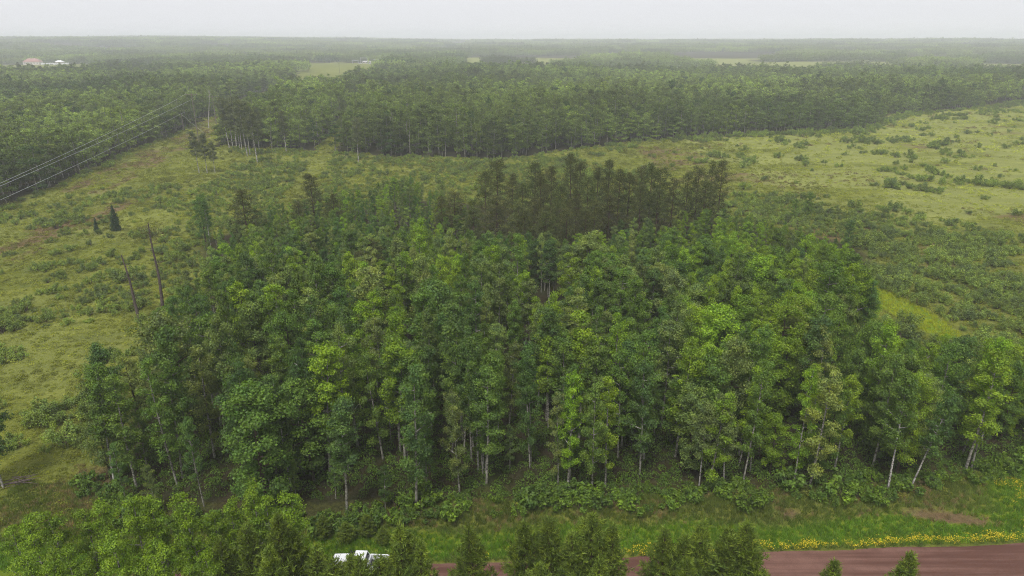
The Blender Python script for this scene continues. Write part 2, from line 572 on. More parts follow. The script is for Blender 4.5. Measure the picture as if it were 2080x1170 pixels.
# red dirt road, a crowned sheet on top of the ground
def road_material():
    m, n, l = new_mat('red_dirt')
    tc = n.new('ShaderNodeTexCoord')
    mp = n.new('ShaderNodeMapping')
    mp.inputs['Scale'].default_value = (0.05, 1.1, 1)
    l.new(tc.outputs['Object'], mp.inputs['Vector'])
    st = noise_tex(n, l, 1.0, 4, 0.55, mp.outputs[0])
    mid = noise_tex(n, l, 0.5, 5, 0.6, tc.outputs['Object'])
    fine = noise_tex(n, l, 9.0, 4, 0.7, tc.outputs['Object'])
    c = mixc(n, l, maprange(n, l, st, 0.40, 0.62), (0.100, 0.046, 0.034), (0.190, 0.102, 0.080))
    c = mixc(n, l, maprange(n, l, mid, 0.45, 0.75, 0, 0.6), c, (0.088, 0.040, 0.030))
    c = mixc(n, l, maprange(n, l, fine, 0.35, 0.7, 0, 0.5), c, (0.070, 0.036, 0.028))
    p = n.new('ShaderNodeBsdfPrincipled')
    p.inputs['Roughness'].default_value = 0.75
    p.inputs['Specular IOR Level'].default_value = 0.15
    l.new(c, p.inputs['Base Color'])
    b = n.new('ShaderNodeBump')
    b.inputs['Strength'].default_value = 0.35
    b.inputs['Distance'].default_value = 0.05
    l.new(fine, b.inputs['Height']); l.new(b.outputs[0], p.inputs['Normal'])
    out(n, l, p.outputs[0])
    return m

rx = np.concatenate([np.arange(-400, -80, 20), np.arange(-80, 90, 0.6), np.arange(90, 420, 20)])
across = np.array([0.0, 0.35, 1.2, 2.6, 4.4, 6.2, 7.8, 8.6, 9.0])
crown_z = np.array([-0.06, 0.03, 0.07, 0.10, 0.13, 0.10, 0.07, 0.03, -0.06])
rv = []
for x in rx:
    edge = float(road_edge(x)) + 0.15
    wob = 0.55 * (fbm(x / 3.5, 0, 21) - 0.5)
    for k, a in enumerate(across):
        rv.append((x, edge - a + (wob if k < 2 else 0), crown_z[k]))
k = len(across)
ri = np.arange(len(rx) * k).reshape(len(rx), k)
rm = MB().add(rv, np.stack([ri[:-1, 1:], ri[1:, 1:], ri[1:, :-1], ri[:-1, :-1]], -1).reshape(-1, 4), 0, True)
tag(link('dirt_road', rm.build('dirt_road', road_material())), kind='structure')

# ------------------------------------------------------------------ plant builders: each returns (wood MB, leaf MB)
def stem_path(h, lean, bend, rng, n=8):
    t = np.linspace(0, 1, n)
    a = rng.uniform(0, 2 * math.pi)
    b = rng.uniform(0, 2 * math.pi)
    off = lean * h * t[:, None] * np.array([[math.cos(a), math.sin(a)]]) + bend * h * (np.sin(t * 5 + b) * t)[:, None] * np.array([[math.cos(b), math.sin(b)]]) * 0.4
    return np.c_[off, t * h]

def along(path, z):
    return np.array([np.interp(z, path[:, 2], path[:, 0]), np.interp(z, path[:, 2], path[:, 1]), z])

def broadleaf(seed, h=16.0, base=0.45, rad=1.9, clumps=130, per=32, leaf=0.27, shape='aspen', r0=0.14, lean=0.03, bend=0.03, sides=6, limbs=True, crad=0.5):
    rng = np.random.default_rng(seed)
    w, lf = MB(), MB()
    path = stem_path(h * 0.97, lean, bend, rng)
    t = path[:, 2] / path[-1, 2]
    w.tube(path, r0 * (1 - t) ** 0.8 + 0.02, sides)
    cs, ns = [], []
    nb = max(6, int(clumps / 5))
    az = rng.uniform(0, 6.28)
    for b in range(nb):
        u = (b + rng.uniform(0, 1)) / nb
        u = u ** 0.9
        az += 2.4 + rng.uniform(-0.5, 0.5)
        z0 = h * (base + (0.97 - base) * u)
        if shape == 'aspen':
            prof = (u + 0.14) ** 0.45 * (1.03 - u) ** 0.55 * 1.35
            rise = 0.75
        elif shape == 'round':
            prof = (u + 0.12) ** 0.4 * (1.03 - u) ** 0.45 * 1.4
            rise = 0.5
        else:                                        # fan: open crown with a broad flat head
            prof = (0.35 + 0.8 * u) * (1.05 - u) ** 0.3
            rise = 0.9
        L = rad * prof * rng.uniform(0.6, 1.25)
        d = np.array([math.cos(az), math.sin(az), 0])
        p0 = along(path, max(h * base * 0.8, z0 - L * rise * 0.8))
        p1 = along(path, min(z0, h * 0.97)) + d * L
        mid = (p0 + p1) / 2 + np.array([0, 0, -0.08 * L])
        if limbs:
            w.tube([p0, mid, p1], [0.045 + 0.015 * L, 0.03 + 0.006 * L, 0.012], 3 if sides < 6 else 4)
        nc = max(2, int(round(clumps / nb * rng.uniform(0.6, 1.4))))
        for c in range(nc):
            s = rng.uniform(0.35, 1.05)
            q = p0 * (1 - s) + p1 * s + rng.normal(size=3) * np.array([0.3, 0.3, 0.25]) * crad * 1.3
            cs.append(q)
            ns.append(crad * rng.uniform(0.6, 1.25))
    cs.append(along(path, h * 0.97)); ns.append(crad * 0.7)
    cs, ns = np.array(cs), np.array(ns)
    k = np.maximum(4, (per * (ns / crad) ** 1.6).astype(int))
    ci = np.repeat(np.arange(len(cs)), k)
    off = rng.normal(size=(len(ci), 3))
    off /= np.linalg.norm(off, axis=1)[:, None]
    off *= (rng.random((len(ci), 1)) ** 0.45)
    off[:, 2] *= 0.72
    pos = cs[ci] + off * ns[ci][:, None]
    outw = pos - np.c_[path[0:1, :2].repeat(len(pos), 0), pos[:, 2] - 0.6]
    outw[:, 2] = 0
    outw /= np.linalg.norm(outw, axis=1)[:, None] + 1e-6
    nrm = off * 0.75 + outw * 0.25 + np.array([0, 0, 0.45]) + rng.normal(size=pos.shape) * 0.42
    lf.leaves(pos, nrm, leaf, 0.72, 0, rng)
    return w, lf

def needle_tufts(lf, pos, dirs, length, per, rng, width=0.16):
    """bottle-brush tufts: thin blades fanning from each shoot"""
    N = len(pos)
    i = np.repeat(np.arange(N), per)
    d = dirs[i] + rng.normal(size=(len(i), 3)) * 0.55
    d /= np.linalg.norm(d, axis=1)[:, None] + 1e-9
    s = rng.normal(size=(len(i), 3))
    s -= (s * d).sum(1)[:, None] * d
    s /= np.linalg.norm(s, axis=1)[:, None] + 1e-9
    L = length * rng.uniform(0.6, 1.25, (len(i), 1))
    p = pos[i] + rng.normal(size=(len(i), 3)) * length * 0.18
    v = np.stack([p - s * L * width * 0.5, p + s * L * width * 0.5, p + d * L + s * L * width * 0.25, p + d * L - s * L * width * 0.25], 1)
    lf.add(v.reshape(-1, 3), np.arange(len(i) * 4).reshape(-1, 4), 0)

def conifer(seed, h=13.0, base=0.15, rad=1.7, step=0.5, tuft=0.34, per=9, kind='young', r0=0.12, density=1.0):
    rng = np.random.default_rng(seed)
    w, lf = MB(), MB()
    path = stem_path(h * 0.97, 0.01, 0.006, rng, 7)
    t = path[:, 2] / path[-1, 2]
    w.tube(path, r0 * (1 - t) ** 0.9 + 0.015, 6)
    z = h * base
    pos, dirs = [], []
    az = 0.0
    while z < h * 0.97:
        u = (z / h - base) / (1 - base)
        if kind == 'young':
            prof = (1.03 - u) ** 0.9 * min(1, 0.5 + 2.5 * u)
            rise = 0.32 + 0.6 * u
        elif kind == 'mature':
            prof = (1.02 - u) ** 0.5 * min(1, 0.55 + 1.4 * u)
            rise = 0.05 + 0.5 * u
        else:                                        # spruce
            prof = (1.0 - u) ** 0.9
            rise = -0.25 + 0.5 * u
        nbr = rng.integers(4, 7)
        az += rng.uniform(0.4, 1.2)
        for b in range(nbr):
            L = max(0.15, rad * prof * rng.uniform(0.62, 1.2))
            a = az + b * 2 * math.pi / nbr + rng.uniform(-0.25, 0.25)
            d = np.array([math.cos(a), math.sin(a), 0])
            p0 = along(path, min(z, h * 0.96))
            s = np.linspace(0, 1, 4)[:, None]
            curve = p0 + d * L * s + np.array([0, 0, 1.0]) * L * (rise * s + (0.28 if kind == 'young' else 0.15) * s ** 2)
            w.tube(curve, np.array([0.035, 0.025, 0.018, 0.008]) * (0.6 + 0.25 * L), 3)
            nt = max(2, int(L / (tuft * 0.36) * density))
            side = np.cross(d, [0, 0, 1])
            for q in range(nt):
                f = rng.uniform(0.22, 1.05)
                pt = p0 + d * L * f + np.array([0, 0, 1.0]) * L * (rise * f + 0.2 * f * f)
                lat = rng.normal() * 0.30 * L * (1.1 - f) + rng.normal() * 0.06
                pt = pt + side * lat + np.array([0, 0, rng.normal() * 0.08])
                dr = d * 0.7 + side * np.sign(lat) * 0.35 + np.array([0, 0, 0.75 if kind != 'spruce' else 0.0])
                pos.append(pt); dirs.append(dr / np.linalg.norm(dr))
        z += step * rng.uniform(0.75, 1.25) * (1.0 if kind != 'young' else 1 - 0.35 * u)
    top = along(path, h * 0.97)
    for q in range(5):
        pos.append(top + rng.normal(size=3) * 0.06 + np.array([0, 0, 0.1 * q - 0.1])); dirs.append(np.array([rng.normal() * 0.2, rng.normal() * 0.2, 1.0]))
    needle_tufts(lf, np.array(pos), np.array(dirs), tuft, per, rng, 0.17 if kind == 'young' else 0.24)
    return w, lf

def red_pine(seed, h=22.0, base=0.35, rad=3.0, clumps=165, per=44, leaf=0.42):
    """mature pine: clumped dark plumes on level limbs"""
    rng = np.random.default_rng(seed)
    w, lf = MB(), MB()
    path = stem_path(h * 0.97, 0.015, 0.01, rng)
    t = path[:, 2] / path[-1, 2]
    w.tube(path, 0.22 * (1 - t) ** 0.8 + 0.03, 6)
    cs, dr = [], []
    nb = clumps // 4
    az = 0
    for b in range(nb):
        u = (b + rng.random()) / nb
        az += 2.4 + rng.uniform(-0.5, 0.5)
        L = rad * (u + 0.25) ** 0.3 * (1.05 - u) ** 0.55 * 1.2 * rng.uniform(0.45, 1.25)
        z = h * (base + (0.97 - base) * u)
        d = np.array([math.cos(az), math.sin(az), 0])
        p0, p1 = along(path, z - 0.1 * L), along(path, z) + d * L + np.array([0, 0, 0.25 * L])
        w.tube([p0, (p0 + p1) / 2 + np.array([0, 0, -0.06 * L]), p1], [0.06, 0.04, 0.015], 4)
        for c in range(4):
            s = rng.uniform(0.4, 1.05)
            cs.append(p0 * (1 - s) + p1 * s + rng.normal(size=3) * 0.3)
            dr.append(d)
    cs.append(along(path, h * 0.97)); dr.append(np.array([0, 0, 1.0]))
    cs, dr = np.array(cs), np.array(dr)
    i = np.repeat(np.arange(len(cs)), per)
    off = rng.normal(size=(len(i), 3)) * np.array([0.40, 0.40, 0.32])
    pos = cs[i] + off
    tang = off * 1.6 + dr[i] * 0.4 + np.array([0, 0, 0.5])
    nrm = rng.normal(size=pos.shape) + np.array([0, 0, 0.4])
    lf.leaves(pos, nrm, leaf, 0.26, 0, rng, 0.05, tang)
    return w, lf

def bush(seed, r=1.3, h=1.6, n=1500, leaf=0.2, stems=9):
    rng = np.random.default_rng(seed)
    w, lf = MB(), MB()
    tips = []
    for s in range(stems):
        a, q = rng.uniform(0, 6.28), math.sqrt(rng.random())
        tip = np.array([math.cos(a) * r * q, math.sin(a) * r * q, h * (1 - 0.5 * q * q) * rng.uniform(0.75, 1.08)])
        w.tube([tip * np.array([0.08, 0.08, 0]), tip * np.array([0.5, 0.5, 0.6]), tip], [0.035, 0.022, 0.008], 3)
        for c in range(4):
            f = rng.uniform(0.35, 1.0)
            tips.append((tip * np.array([0.5 + 0.5 * f, 0.5 + 0.5 * f, f]), 0.2 + 0.2 * r * rng.random()))
    c = np.array([x[0] for x in tips])
    rr = np.array([x[1] for x in tips])
    i = rng.integers(0, len(c), n)
    off = rng.normal(size=(n, 3))
    off /= np.linalg.norm(off, axis=1)[:, None]
    off *= rng.random((n, 1)) ** 0.4
    pos = c[i] + off * rr[i][:, None]
    pos[:, 2] = np.maximum(pos[:, 2], 0.05)
    nrm = off * 0.8 + np.array([0, 0, 0.5]) + rng.normal(size=(n, 3)) * 0.45
    lf.leaves(pos, nrm, leaf, 0.6, 0, rng)
    return w, lf

def herb_clump(seed, r=0.55, h=0.45, n=95, leaf=0.165):
    rng = np.random.default_rng(seed)
    lf = MB()
    a, q = rng.uniform(0, 6.28, n), np.sqrt(rng.random(n))
    pos = np.c_[np.cos(a) * r * q, np.sin(a) * r * q, h * (1 - 0.7 * q * q) * rng.uniform(0.3, 1.05, n)]
    nrm = np.c_[np.cos(a) * q * 0.6, np.sin(a) * q * 0.6, np.full(n, 0.8)] + rng.normal(size=(n, 3)) * 0.5
    lf.leaves(pos, nrm, leaf, 0.5, 0, rng)
    return lf

def grass_tuft(seed, r=0.35, h=0.6, n=46, heads=0):
    rng = np.random.default_rng(seed)
    lf = MB()
    a, q = rng.uniform(0, 6.28, n), np.sqrt(rng.random(n)) * r
    p = np.c_[np.cos(a) * q, np.sin(a) * q, np.zeros(n)]
    d = np.c_[rng.normal(size=(n, 2)) * 0.35, np.ones(n)]
    L = h * rng.uniform(0.5, 1.15, (n, 1))
    b = rng.uniform(0, 6.28, n)
    s = np.c_[np.cos(b), np.sin(b), np.zeros(n)] * 0.028
    tip = p + d * L
    v = np.stack([p - s, p + s, tip], 1)
    lf.add(v.reshape(-1, 3), np.arange(n * 3).reshape(-1, 3), 0)
    if heads:
        k = rng.integers(0, n, heads)
        c = tip[k] + rng.normal(size=(heads, 3)) * np.array([0.07, 0.07, 0.03])
        lf.leaves(c, np.c_[rng.normal(size=(heads, 2)) * 0.3, np.ones(heads)], 0.10, 0.9, 1, rng)
    return lf

def canopy_patch(seed, size=46.0, step=4.4):
    """a piece of the most distant wood: many small rounded crowns"""
    rng = np.random.default_rng(seed)
    lf = MB()
    x, y = scatter_pts(-size / 2, size / 2, -size / 2, size / 2, step, rng, 1.0)
    hh = 14.5 + 3.5 * (fbm(x / 14 + seed * 9, y / 14, seed) - 0.5) * 2 + rng.normal(size=len(x)) * 1.6
    rr = rng.uniform(1.8, 3.1, len(x))
    per = 26
    i = np.repeat(np.arange(len(x)), per)
    off = rng.normal(size=(len(i), 3))
    off /= np.linalg.norm(off, axis=1)[:, None]
    off[:, 2] = off[:, 2] * 1.9
    pos = np.c_[x[i], y[i], hh[i] - rr[i] * 1.9] + off * rr[i][:, None]
    nrm = off + rng.normal(size=off.shape) * 0.4 + np.array([0, 0, 0.5])
    lf.leaves(pos, nrm, 1.9, 0.8, 0, rng)
    return lf

# ------------------------------------------------------------------ scattering for what nobody could count
def proto_collection(name, meshes):
    c = bpy.data.collections.new(name)
    for i, me in enumerate(meshes):
        c.objects.link(bpy.data.objects.new('%s_%02d' % (name, i), me))
    return c

def scatter(name, pts, rz, scl, var, tint, coll, label, category=None, tilt=None):
    n = len(pts)
    me = bpy.data.meshes.new(name)
    me.vertices.add(n)
    me.vertices.foreach_set('co', np.asarray(pts, np.float32).ravel())
    rot = np.zeros((n, 3), np.float32)
    rot[:, 2] = rz
    if tilt is not None:
        rot[:, :2] = tilt
    scl = np.asarray(scl, np.float32)
    if scl.ndim == 1:
        scl = np.repeat(scl[:, None], 3, 1)
    for nm, typ, data, key in (('rot', 'FLOAT_VECTOR', rot, 'vector'), ('scl', 'FLOAT_VECTOR', scl, 'vector'),
                               ('var', 'INT', np.asarray(var, np.int32), 'value'),
                               ('tint', 'FLOAT_COLOR', np.c_[np.asarray(tint, np.float32), np.ones(n, np.float32)], 'color')):
        a = me.attributes.new(nm, typ, 'POINT')
        a.data.foreach_set(key, np.ascontiguousarray(data, dtype=np.int32 if typ == 'INT' else np.float32).ravel())
    o = link(name, me)
    ng = bpy.data.node_groups.new(name, 'GeometryNodeTree')
    ng.interface.new_socket('Geometry', in_out='INPUT', socket_type='NodeSocketGeometry')
    ng.interface.new_socket('Geometry', in_out='OUTPUT', socket_type='NodeSocketGeometry')
    N, L = ng.nodes, ng.links
    gi, go = N.new('NodeGroupInput'), N.new('NodeGroupOutput')
    ci = N.new('GeometryNodeCollectionInfo')
    ci.inputs['Collection'].default_value = coll
    ci.inputs['Separate Children'].default_value = True
    ci.inputs['Reset Children'].default_value = True
    ip = N.new('GeometryNodeInstanceOnPoints')
    ip.inputs['Pick Instance'].default_value = True
    def na(nm, dt):
        a = N.new('GeometryNodeInputNamedAttribute')
        a.data_type = dt
        a.inputs['Name'].default_value = nm
        return a.outputs['Attribute']
    e2r = N.new('FunctionNodeEulerToRotation')
    L.new(na('rot', 'FLOAT_VECTOR'), e2r.inputs[0])
    L.new(gi.outputs[0], ip.inputs['Points'])
    L.new(ci.outputs[0], ip.inputs['Instance'])
    L.new(na('var', 'INT'), ip.inputs['Instance Index'])
    L.new(e2r.outputs[0], ip.inputs['Rotation'])
    L.new(na('scl', 'FLOAT_VECTOR'), ip.inputs['Scale'])
    L.new(ip.outputs[0], go.inputs[0])
    md = o.modifiers.new('scatter', 'NODES')
    md.node_group = ng
    return tag(o, label, category, kind='stuff')

class Kind:
    """a plant kind: variants as separate trunk and crown meshes, and joined for the masses"""
    def __init__(self, name, variants, bark, leafmat, wood_name='trunk', leaf_name='crown', join=True):
        self.name, self.wood_name, self.leaf_name = name, wood_name, leaf_name
        self.w = [v[0].build(name + '_wood', bark) for v in variants]
        self.l = [v[1].build(name + '_leaf', leafmat) for v in variants]
        self.n = len(variants)
        self.coll = None
        if join:
            self.coll = proto_collection(name + '_mass', [MB().merge(v[0], 0).merge(v[1], 1).build(name + '_whole', [bark, leafmat]) for v in variants])

    def place(self, x, y, z, rz, scale, var, tint, label, category, group=None, tilt=(0, 0)):
        e = empty(self.name, (x, y, z), rz)
        e.rotation_euler = (tilt[0], tilt[1], rz)
        e.scale = scale if isinstance(scale, (tuple, list)) else (scale,) * 3
        a = link(self.wood_name, self.w[var], e)
        b = link(self.leaf_name, self.l[var], e)
        b['tint'] = [float(t) for t in tint]
        return tag(e, label, category, group)

BL, NL, HL = MAT['broad_leaf'], MAT['needle_leaf'], MAT['herb_leaf']
ASPEN = Kind('aspen_tree', [broadleaf(100 + i, 16, 0.20 + 0.05 * (i % 6), 1.7 + 0.2 * (i % 4), 92 + 8 * (i % 3), 78, 0.19, 'aspen', 0.12, 0.035, 0.03, crad=0.58) for i in range(12)], MAT['aspen_bark'], BL)
MAPLE = Kind('broadleaf_tree', [broadleaf(140 + i, 14, 0.16, 2.5 + 0.25 * (i % 3), 125, 88, 0.21, 'round', 0.15, 0.02, 0.02, crad=0.78) for i in range(6)], MAT['brown_bark'], BL)
BIRCH = Kind('birch_tree', [broadleaf(170 + i, 16, 0.42, 1.8, 125, 62, 0.21, 'aspen', 0.115, 0.03, 0.02, crad=0.62) for i in range(5)], MAT['birch_bark'], BL)
POPLAR = Kind('young_aspen_tree', [broadleaf(190 + i, 16, 0.25, 1.7, 120, 88, 0.15, 'aspen', 0.11, 0.03, 0.03, crad=0.5) for i in range(6)], MAT['aspen_bark'], BL)
PINE = Kind('dark_pine_tree', [red_pine(210 + i, 22, 0.14, 3.5 + 0.3 * (i % 3)) for i in range(5)], MAT['pine_bark'], NL)
YPINE = Kind('young_pine_tree', [conifer(230 + i, 13, 0.12, 2.5 + 0.3 * (i % 3), 0.5, 0.30, 9, 'young', density=1.25) for i in range(6)], MAT['pine_bark'], NL)
SPRUCE = Kind('spruce_tree', [conifer(250 + i, 8, 0.04, 1.5, 0.3, 0.26, 8, 'spruce', 0.1, 1.2) for i in range(2)], MAT['brown_bark'], NL)
BUSH = Kind('field_bush', [bush(270 + i, 1.3 + 0.15 * (i % 3), 1.5 + 0.15 * (i % 4), 1300, 0.17) for i in range(6)], MAT['brown_bark'], BL, 'stem', 'foliage')
HAZEL = Kind('roadside_bush', [bush(290 + i, 1.2, 1.7, 700, 0.3) for i in range(4)], MAT['brown_bark'], BL, 'stem', 'foliage')
MIDTREE = Kind('mid_wood', [broadleaf(310 + i, 16, 0.10 + 0.06 * (i % 4), 2.5 + 0.3 * (i % 3), 44, 34, 0.46, ('round', 'round', 'aspen', 'round')[i % 4], 0.15, 0.03, 0.03, 4, True, 1.0) for i in range(8)], MAT['aspen_bark'], BL)
FARTREE = Kind('far_tree', [broadleaf(330 + i, 16, 0.2, 2.8, 24, 18, 0.8, 'round', 0.16, 0.02, 0.02, 3, False, 1.3) for i in range(6)], MAT['aspen_bark'], BL)
HERB = proto_collection('herb', [herb_clump(350 + i, 0.5 + 0.08 * i, 0.4 + 0.06 * i).build('herb', HL) for i in range(4)])
m, n, l = new_mat('yellow_petal')
d = n.new('ShaderNodeBsdfDiffuse')
d.inputs['Color'].default_value = (0.56, 0.45, 0.03, 1)
out(n, l, d.outputs[0])
TUFT = proto_collection('tuft', [grass_tuft(370 + i, 0.35, 0.55).build('tuft', HL) for i in range(3)])
FLOWER = proto_collection('flower', [grass_tuft(380 + i, 0.38, 0.5, 46, 30).build('flower', [HL, MAT['yellow_petal']]) for i in range(3)])
PATCH = proto_collection('patch', [canopy_patch(390 + i).build('patch', BL) for i in range(5)])

# ------------------------------------------------------------------ leaf colours
GREEN = np.array((0.068, 0.115, 0.020))
BLUE = np.array((0.054, 0.100, 0.025))
GREY = np.array((0.084, 0.115, 0.036))
BRIGHT = np.array((0.118, 0.185, 0.015))
PALE = np.array((0.120, 0.158, 0.042))
DEEP = np.array((0.040, 0.078, 0.020))
PINE_C = np.array((0.046, 0.052, 0.017))
YPINE_C = np.array((0.074, 0.104, 0.016))
OLIVE = np.array((0.090, 0.112, 0.026))

# a leaf's whole albedo: what it reflects plus what it lets through
for _c in (GREEN, BLUE, GREY, BRIGHT, PALE, DEEP, PINE_C, YPINE_C, OLIVE):
    _c *= LEAF_GAIN

def tone_near(x, y, rng):
    """leaf colour and the words for it, by where the tree stands in the near wood"""
    px, py, _ = project(x, y, 12)
    w = np.array([1.0, 0.8, 0.35, 0.22, 0.16, 0.5])
    if px > 1380 and py < 830:
        w = np.array([0.9, 0.15, 0.1, 1.5, 0.3, 0.1])
    elif px > 1150 and py > 800:
        w = np.array([1.0, 0.5, 0.6, 0.6, 0.3, 0.4])
    elif py < 620:
        w = np.array([1.0, 0.5, 0.5, 0.8, 0.5, 0.2])
    elif px < 500:
        w = np.array([1.0, 0.9, 0.5, 0.3, 0.2, 0.3])
    k = rng.choice(6, p=w / w.sum())
    c = [GREEN, BLUE, GREY, BRIGHT, PALE, DEEP][k]
    word = ['mid-green', 'blue-green', 'grey-green', 'bright yellow-green', 'pale green', 'dark green'][k]
    c = (0.92 * c + 0.08 * GREEN) * rng.uniform(0.82, 1.22) * np.array([rng.uniform(0.92, 1.1), 1, rng.uniform(0.9, 1.1)])
    return c, word

ORD = ['', 'first', 'second', 'third', 'fourth', 'fifth', 'sixth', 'seventh', 'eighth', 'ninth', 'tenth', 'eleventh', 'twelfth']

def nth(i):
    if i < len(ORD):
        return ORD[i]
    return '%d%s' % (i, 'th' if 10 <= i % 100 <= 20 else {1: 'st', 2: 'nd', 3: 'rd'}.get(i % 10, 'th'))

# ------------------------------------------------------------------ the near wood
rng = np.random.default_rng(21)
wx, wy = scatter_pts(-95, 100, 60, 232, 3.65, rng, 1.35)
keep = in_poly(wx, wy, WOOD) & (vnoise(wx / 7, wy / 7, 30) > 0.16)
wx, wy = wx[keep], wy[keep]
keep = ~(in_poly(wx, wy, PINE_STAND) & (rng.random(len(wx)) < 0.93))
wx, wy = wx[keep], wy[keep]
keep = in_view(wx, wy, 10, 160)
wx, wy = wx[keep], wy[keep]
SKYLINE = ([0, 150, 190, 280, 350, 385, 420, 470, 560, 700, 760, 850, 950, 985, 1230, 1275, 1340, 1440, 1500, 1560, 1650, 1740, 1775, 1795, 1830, 1890, 1950, 2080, 2300],
           [800, 735, 690, 655, 600, 525, 475, 450, 415, 375, 362, 365, 430, 475, 475, 425, 430, 415, 440, 452, 478, 500, 560, 605, 672, 705, 682, 690, 700])
trees = []
for x, y in zip(wx, wy):
    px, py, dep = project(x, y, 12)
    edge = float(y - np.interp(x, *FRONT))
    kind = 'aspen'
    u = rng.random()
    if px > 1360 and 500 < py < 860 and u < 0.5 or u < 0.09:
        kind = 'maple'
    elif u > 0.965:
        kind = 'birch'
    h = 16.3 + 2.2 * (fbm(x / 22, y / 22, 31) - 0.5) * 2 + rng.normal() * 1.7
    h *= float(np.interp(y, [70, 105, 122, 140, 160, 190, 230], [1.0, 1.0, 0.9, 0.76, 0.62, 0.58, 0.55]))
    edge_l = x - float(np.interp(y, [72, 95, 125, 150, 180], [-50, -58, -63, -70, -84]))
    h *= float(np.interp(edge_l, [0, 6, 16], [0.62, 0.8, 1.0])) if y > 84 else 1.0
    if rng.random() < 0.10:
        h *= rng.uniform(0.55, 0.8)
    if edge < 6 and rng.random() < 0.45:
        h *= rng.uniform(0.35, 0.85)
    if kind == 'maple':
        h *= 0.93
    zc = float(ground_z(x, y))                       # the canopy's outline as seen over the fields
    pxt = float(project(x, y, zc + h)[0])
    cap = height_at(float(np.interp(pxt, *SKYLINE)) + rng.normal() * 7, y) - zc
    if cap < 3.2:
        continue
    h = min(h, cap)
    trees.append([kind, float(x), float(y), float(h), float(dep)])
trees.sort(key=lambda t: t[4])
count = {'aspen': 0, 'maple': 0, 'birch': 0}
LIMIT = {'aspen': 290, 'maple': 120, 'birch': 40}
KOBJ = {'aspen': ASPEN, 'maple': MAPLE, 'birch': BIRCH}
WORDS = {'aspen': 'aspen', 'maple': 'broadleaf tree', 'birch': 'birch'}
H0 = {'aspen': 16.0, 'maple': 14.0, 'birch': 16.0}
single, mass = [], {'aspen': [], 'maple': [], 'birch': []}
for t in trees:
    px, py, _ = project(t[1], t[2], t[3] * 0.75)
    if count[t[0]] < LIMIT[t[0]] and -10 < px < 2090 and py < 1175:
        count[t[0]] += 1
        single.append(t)
    else:
        mass[t[0]].append(t)
# rows: bands of depth back from the road, so that every tree has a place one can count to
bands = {}
for t in single:
    e = t[2] - float(np.interp(t[1], *FRONT))
    b = max(1, min(12, int(e / 3.4) + 1))
    bands.setdefault((t[0], b), []).append(t)
for (kind, b), ts in bands.items():
    ts.sort(key=lambda t: float(project(t[1], t[2], 8)[0]))
    for i, t in enumerate(ts):
        c, word = tone_near(t[1], t[2], rng)
        _, x, y, h, _ = t
        size = 'tall' if h > 17 else 'low' if h < 12 else 'slender' if kind == 'aspen' else 'full'
        where = 'in the front line along the road' if b == 1 else 'in the %s line behind the road' % nth(b)
        lab = '%s %s %s, %s from the left %s' % (size, word, WORDS[kind], nth(i + 1), where)
        k = h / H0[kind]
        kw = k * rng.uniform(0.75, 1.25)
        KOBJ[kind].place(x, y, float(ground_z(x, y)) - 0.1, rng.uniform(0, 6.28), (kw, kw, k), int(rng.choice([0, 1, 6, 7])) if kind == 'aspen' and b <= 2 and rng.random() < 0.6 else int(rng.integers(KOBJ[kind].n)), c, lab, 'tree', WORDS[kind] + 's of the near wood',
                         (rng.normal() * 0.03, rng.normal() * 0.03))
for kind, ts in mass.items():
    if not ts:
        continue
    n_ = len(ts)
    tint = np.array([tone_near(t[1], t[2], rng)[0] for t in ts])
    a = np.array([(t[1], t[2], float(ground_z(t[1], t[2])) - 0.1) for t in ts])
    k = np.array([t[3] / H0[kind] for t in ts])
    kw = k * rng.uniform(0.75, 1.25, n_)
    scatter(WORDS[kind].replace(' ', '_') + '_woodland', a, rng.uniform(0, 6.28, n_), np.c_[kw, kw, k], rng.integers(0, KOBJ[kind].n, n_), tint, KOBJ[kind].coll,
            'dense canopy of %ss filling the back of the near wood' % WORDS[kind], tilt=rng.normal(size=(n_, 2)) * 0.03)

# marked trees of the front edge with long pale trunks, placed where the photograph shows their feet
def feature(kind, px, py_foot, py_top, var, tint, label, tilt=(0, 0), z=0.9, wide=1.0, group=None, category='tree'):
    x, y = at_pixel(px, py_foot, z)
    h = height_at(py_top, y) - z
    base_h = {'aspen_tree': 16, 'birch_tree': 16, 'broadleaf_tree': 14, 'young_aspen_tree': 16, 'dark_pine_tree': 22, 'young_pine_tree': 13, 'spruce_tree': 8}[kind.name]
    k = h / base_h
    return kind.place(x, y, float(ground_z(x, y)) - 0.1, (px * 0.37) % 6.28, (k * wide, k * wide, k), var % kind.n, tint, label, category, group, tilt)

feature(BIRCH, 862, 968, 715, 0, GREEN * 0.9, 'aspen with one long white trunk standing in the dark gap above the white pickup', wide=1.1)
feature(BIRCH, 972, 958, 735, 1, GREEN * 0.9, 'white-trunked aspen, left stem of the close trio at the front of the wood', (0, 0.02))
feature(BIRCH, 981, 955, 740, 2, BLUE, 'white-trunked aspen, thin middle stem of the close trio at the front of the wood')
feature(BIRCH, 986, 962, 720, 3, GREEN, 'white-trunked aspen, thick right stem of the close trio at the front of the wood', (0, 0.06))
feature(BIRCH, 1803, 998, 760, 4, GREEN, 'aspen with leaning white trunk above the bare red bank', (0, 0.09))
feature(BIRCH, 1848, 993, 780, 1, BLUE, 'thinner leaning aspen just right of the white trunk above the red bank', (0, 0.12))
feature(BIRCH, 1420, 985, 800, 2, GREY, 'forked pale aspen leaning over the leafy bushes by the verge', (0, 0.10))
feature(BIRCH, 1470, 992, 790, 0, GREY, 'pale aspen with curved trunk just right of the forked one', (0, 0.09))
feature(BIRCH, 233, 985, 745, 3, GREEN, 'aspen with mottled white trunk leaning left at the wood corner', (0, -0.09))
feature(BIRCH, 8, 995, 800, 4, DEEP, 'dark green birch with white foot at the left border of the picture', wide=1.2)
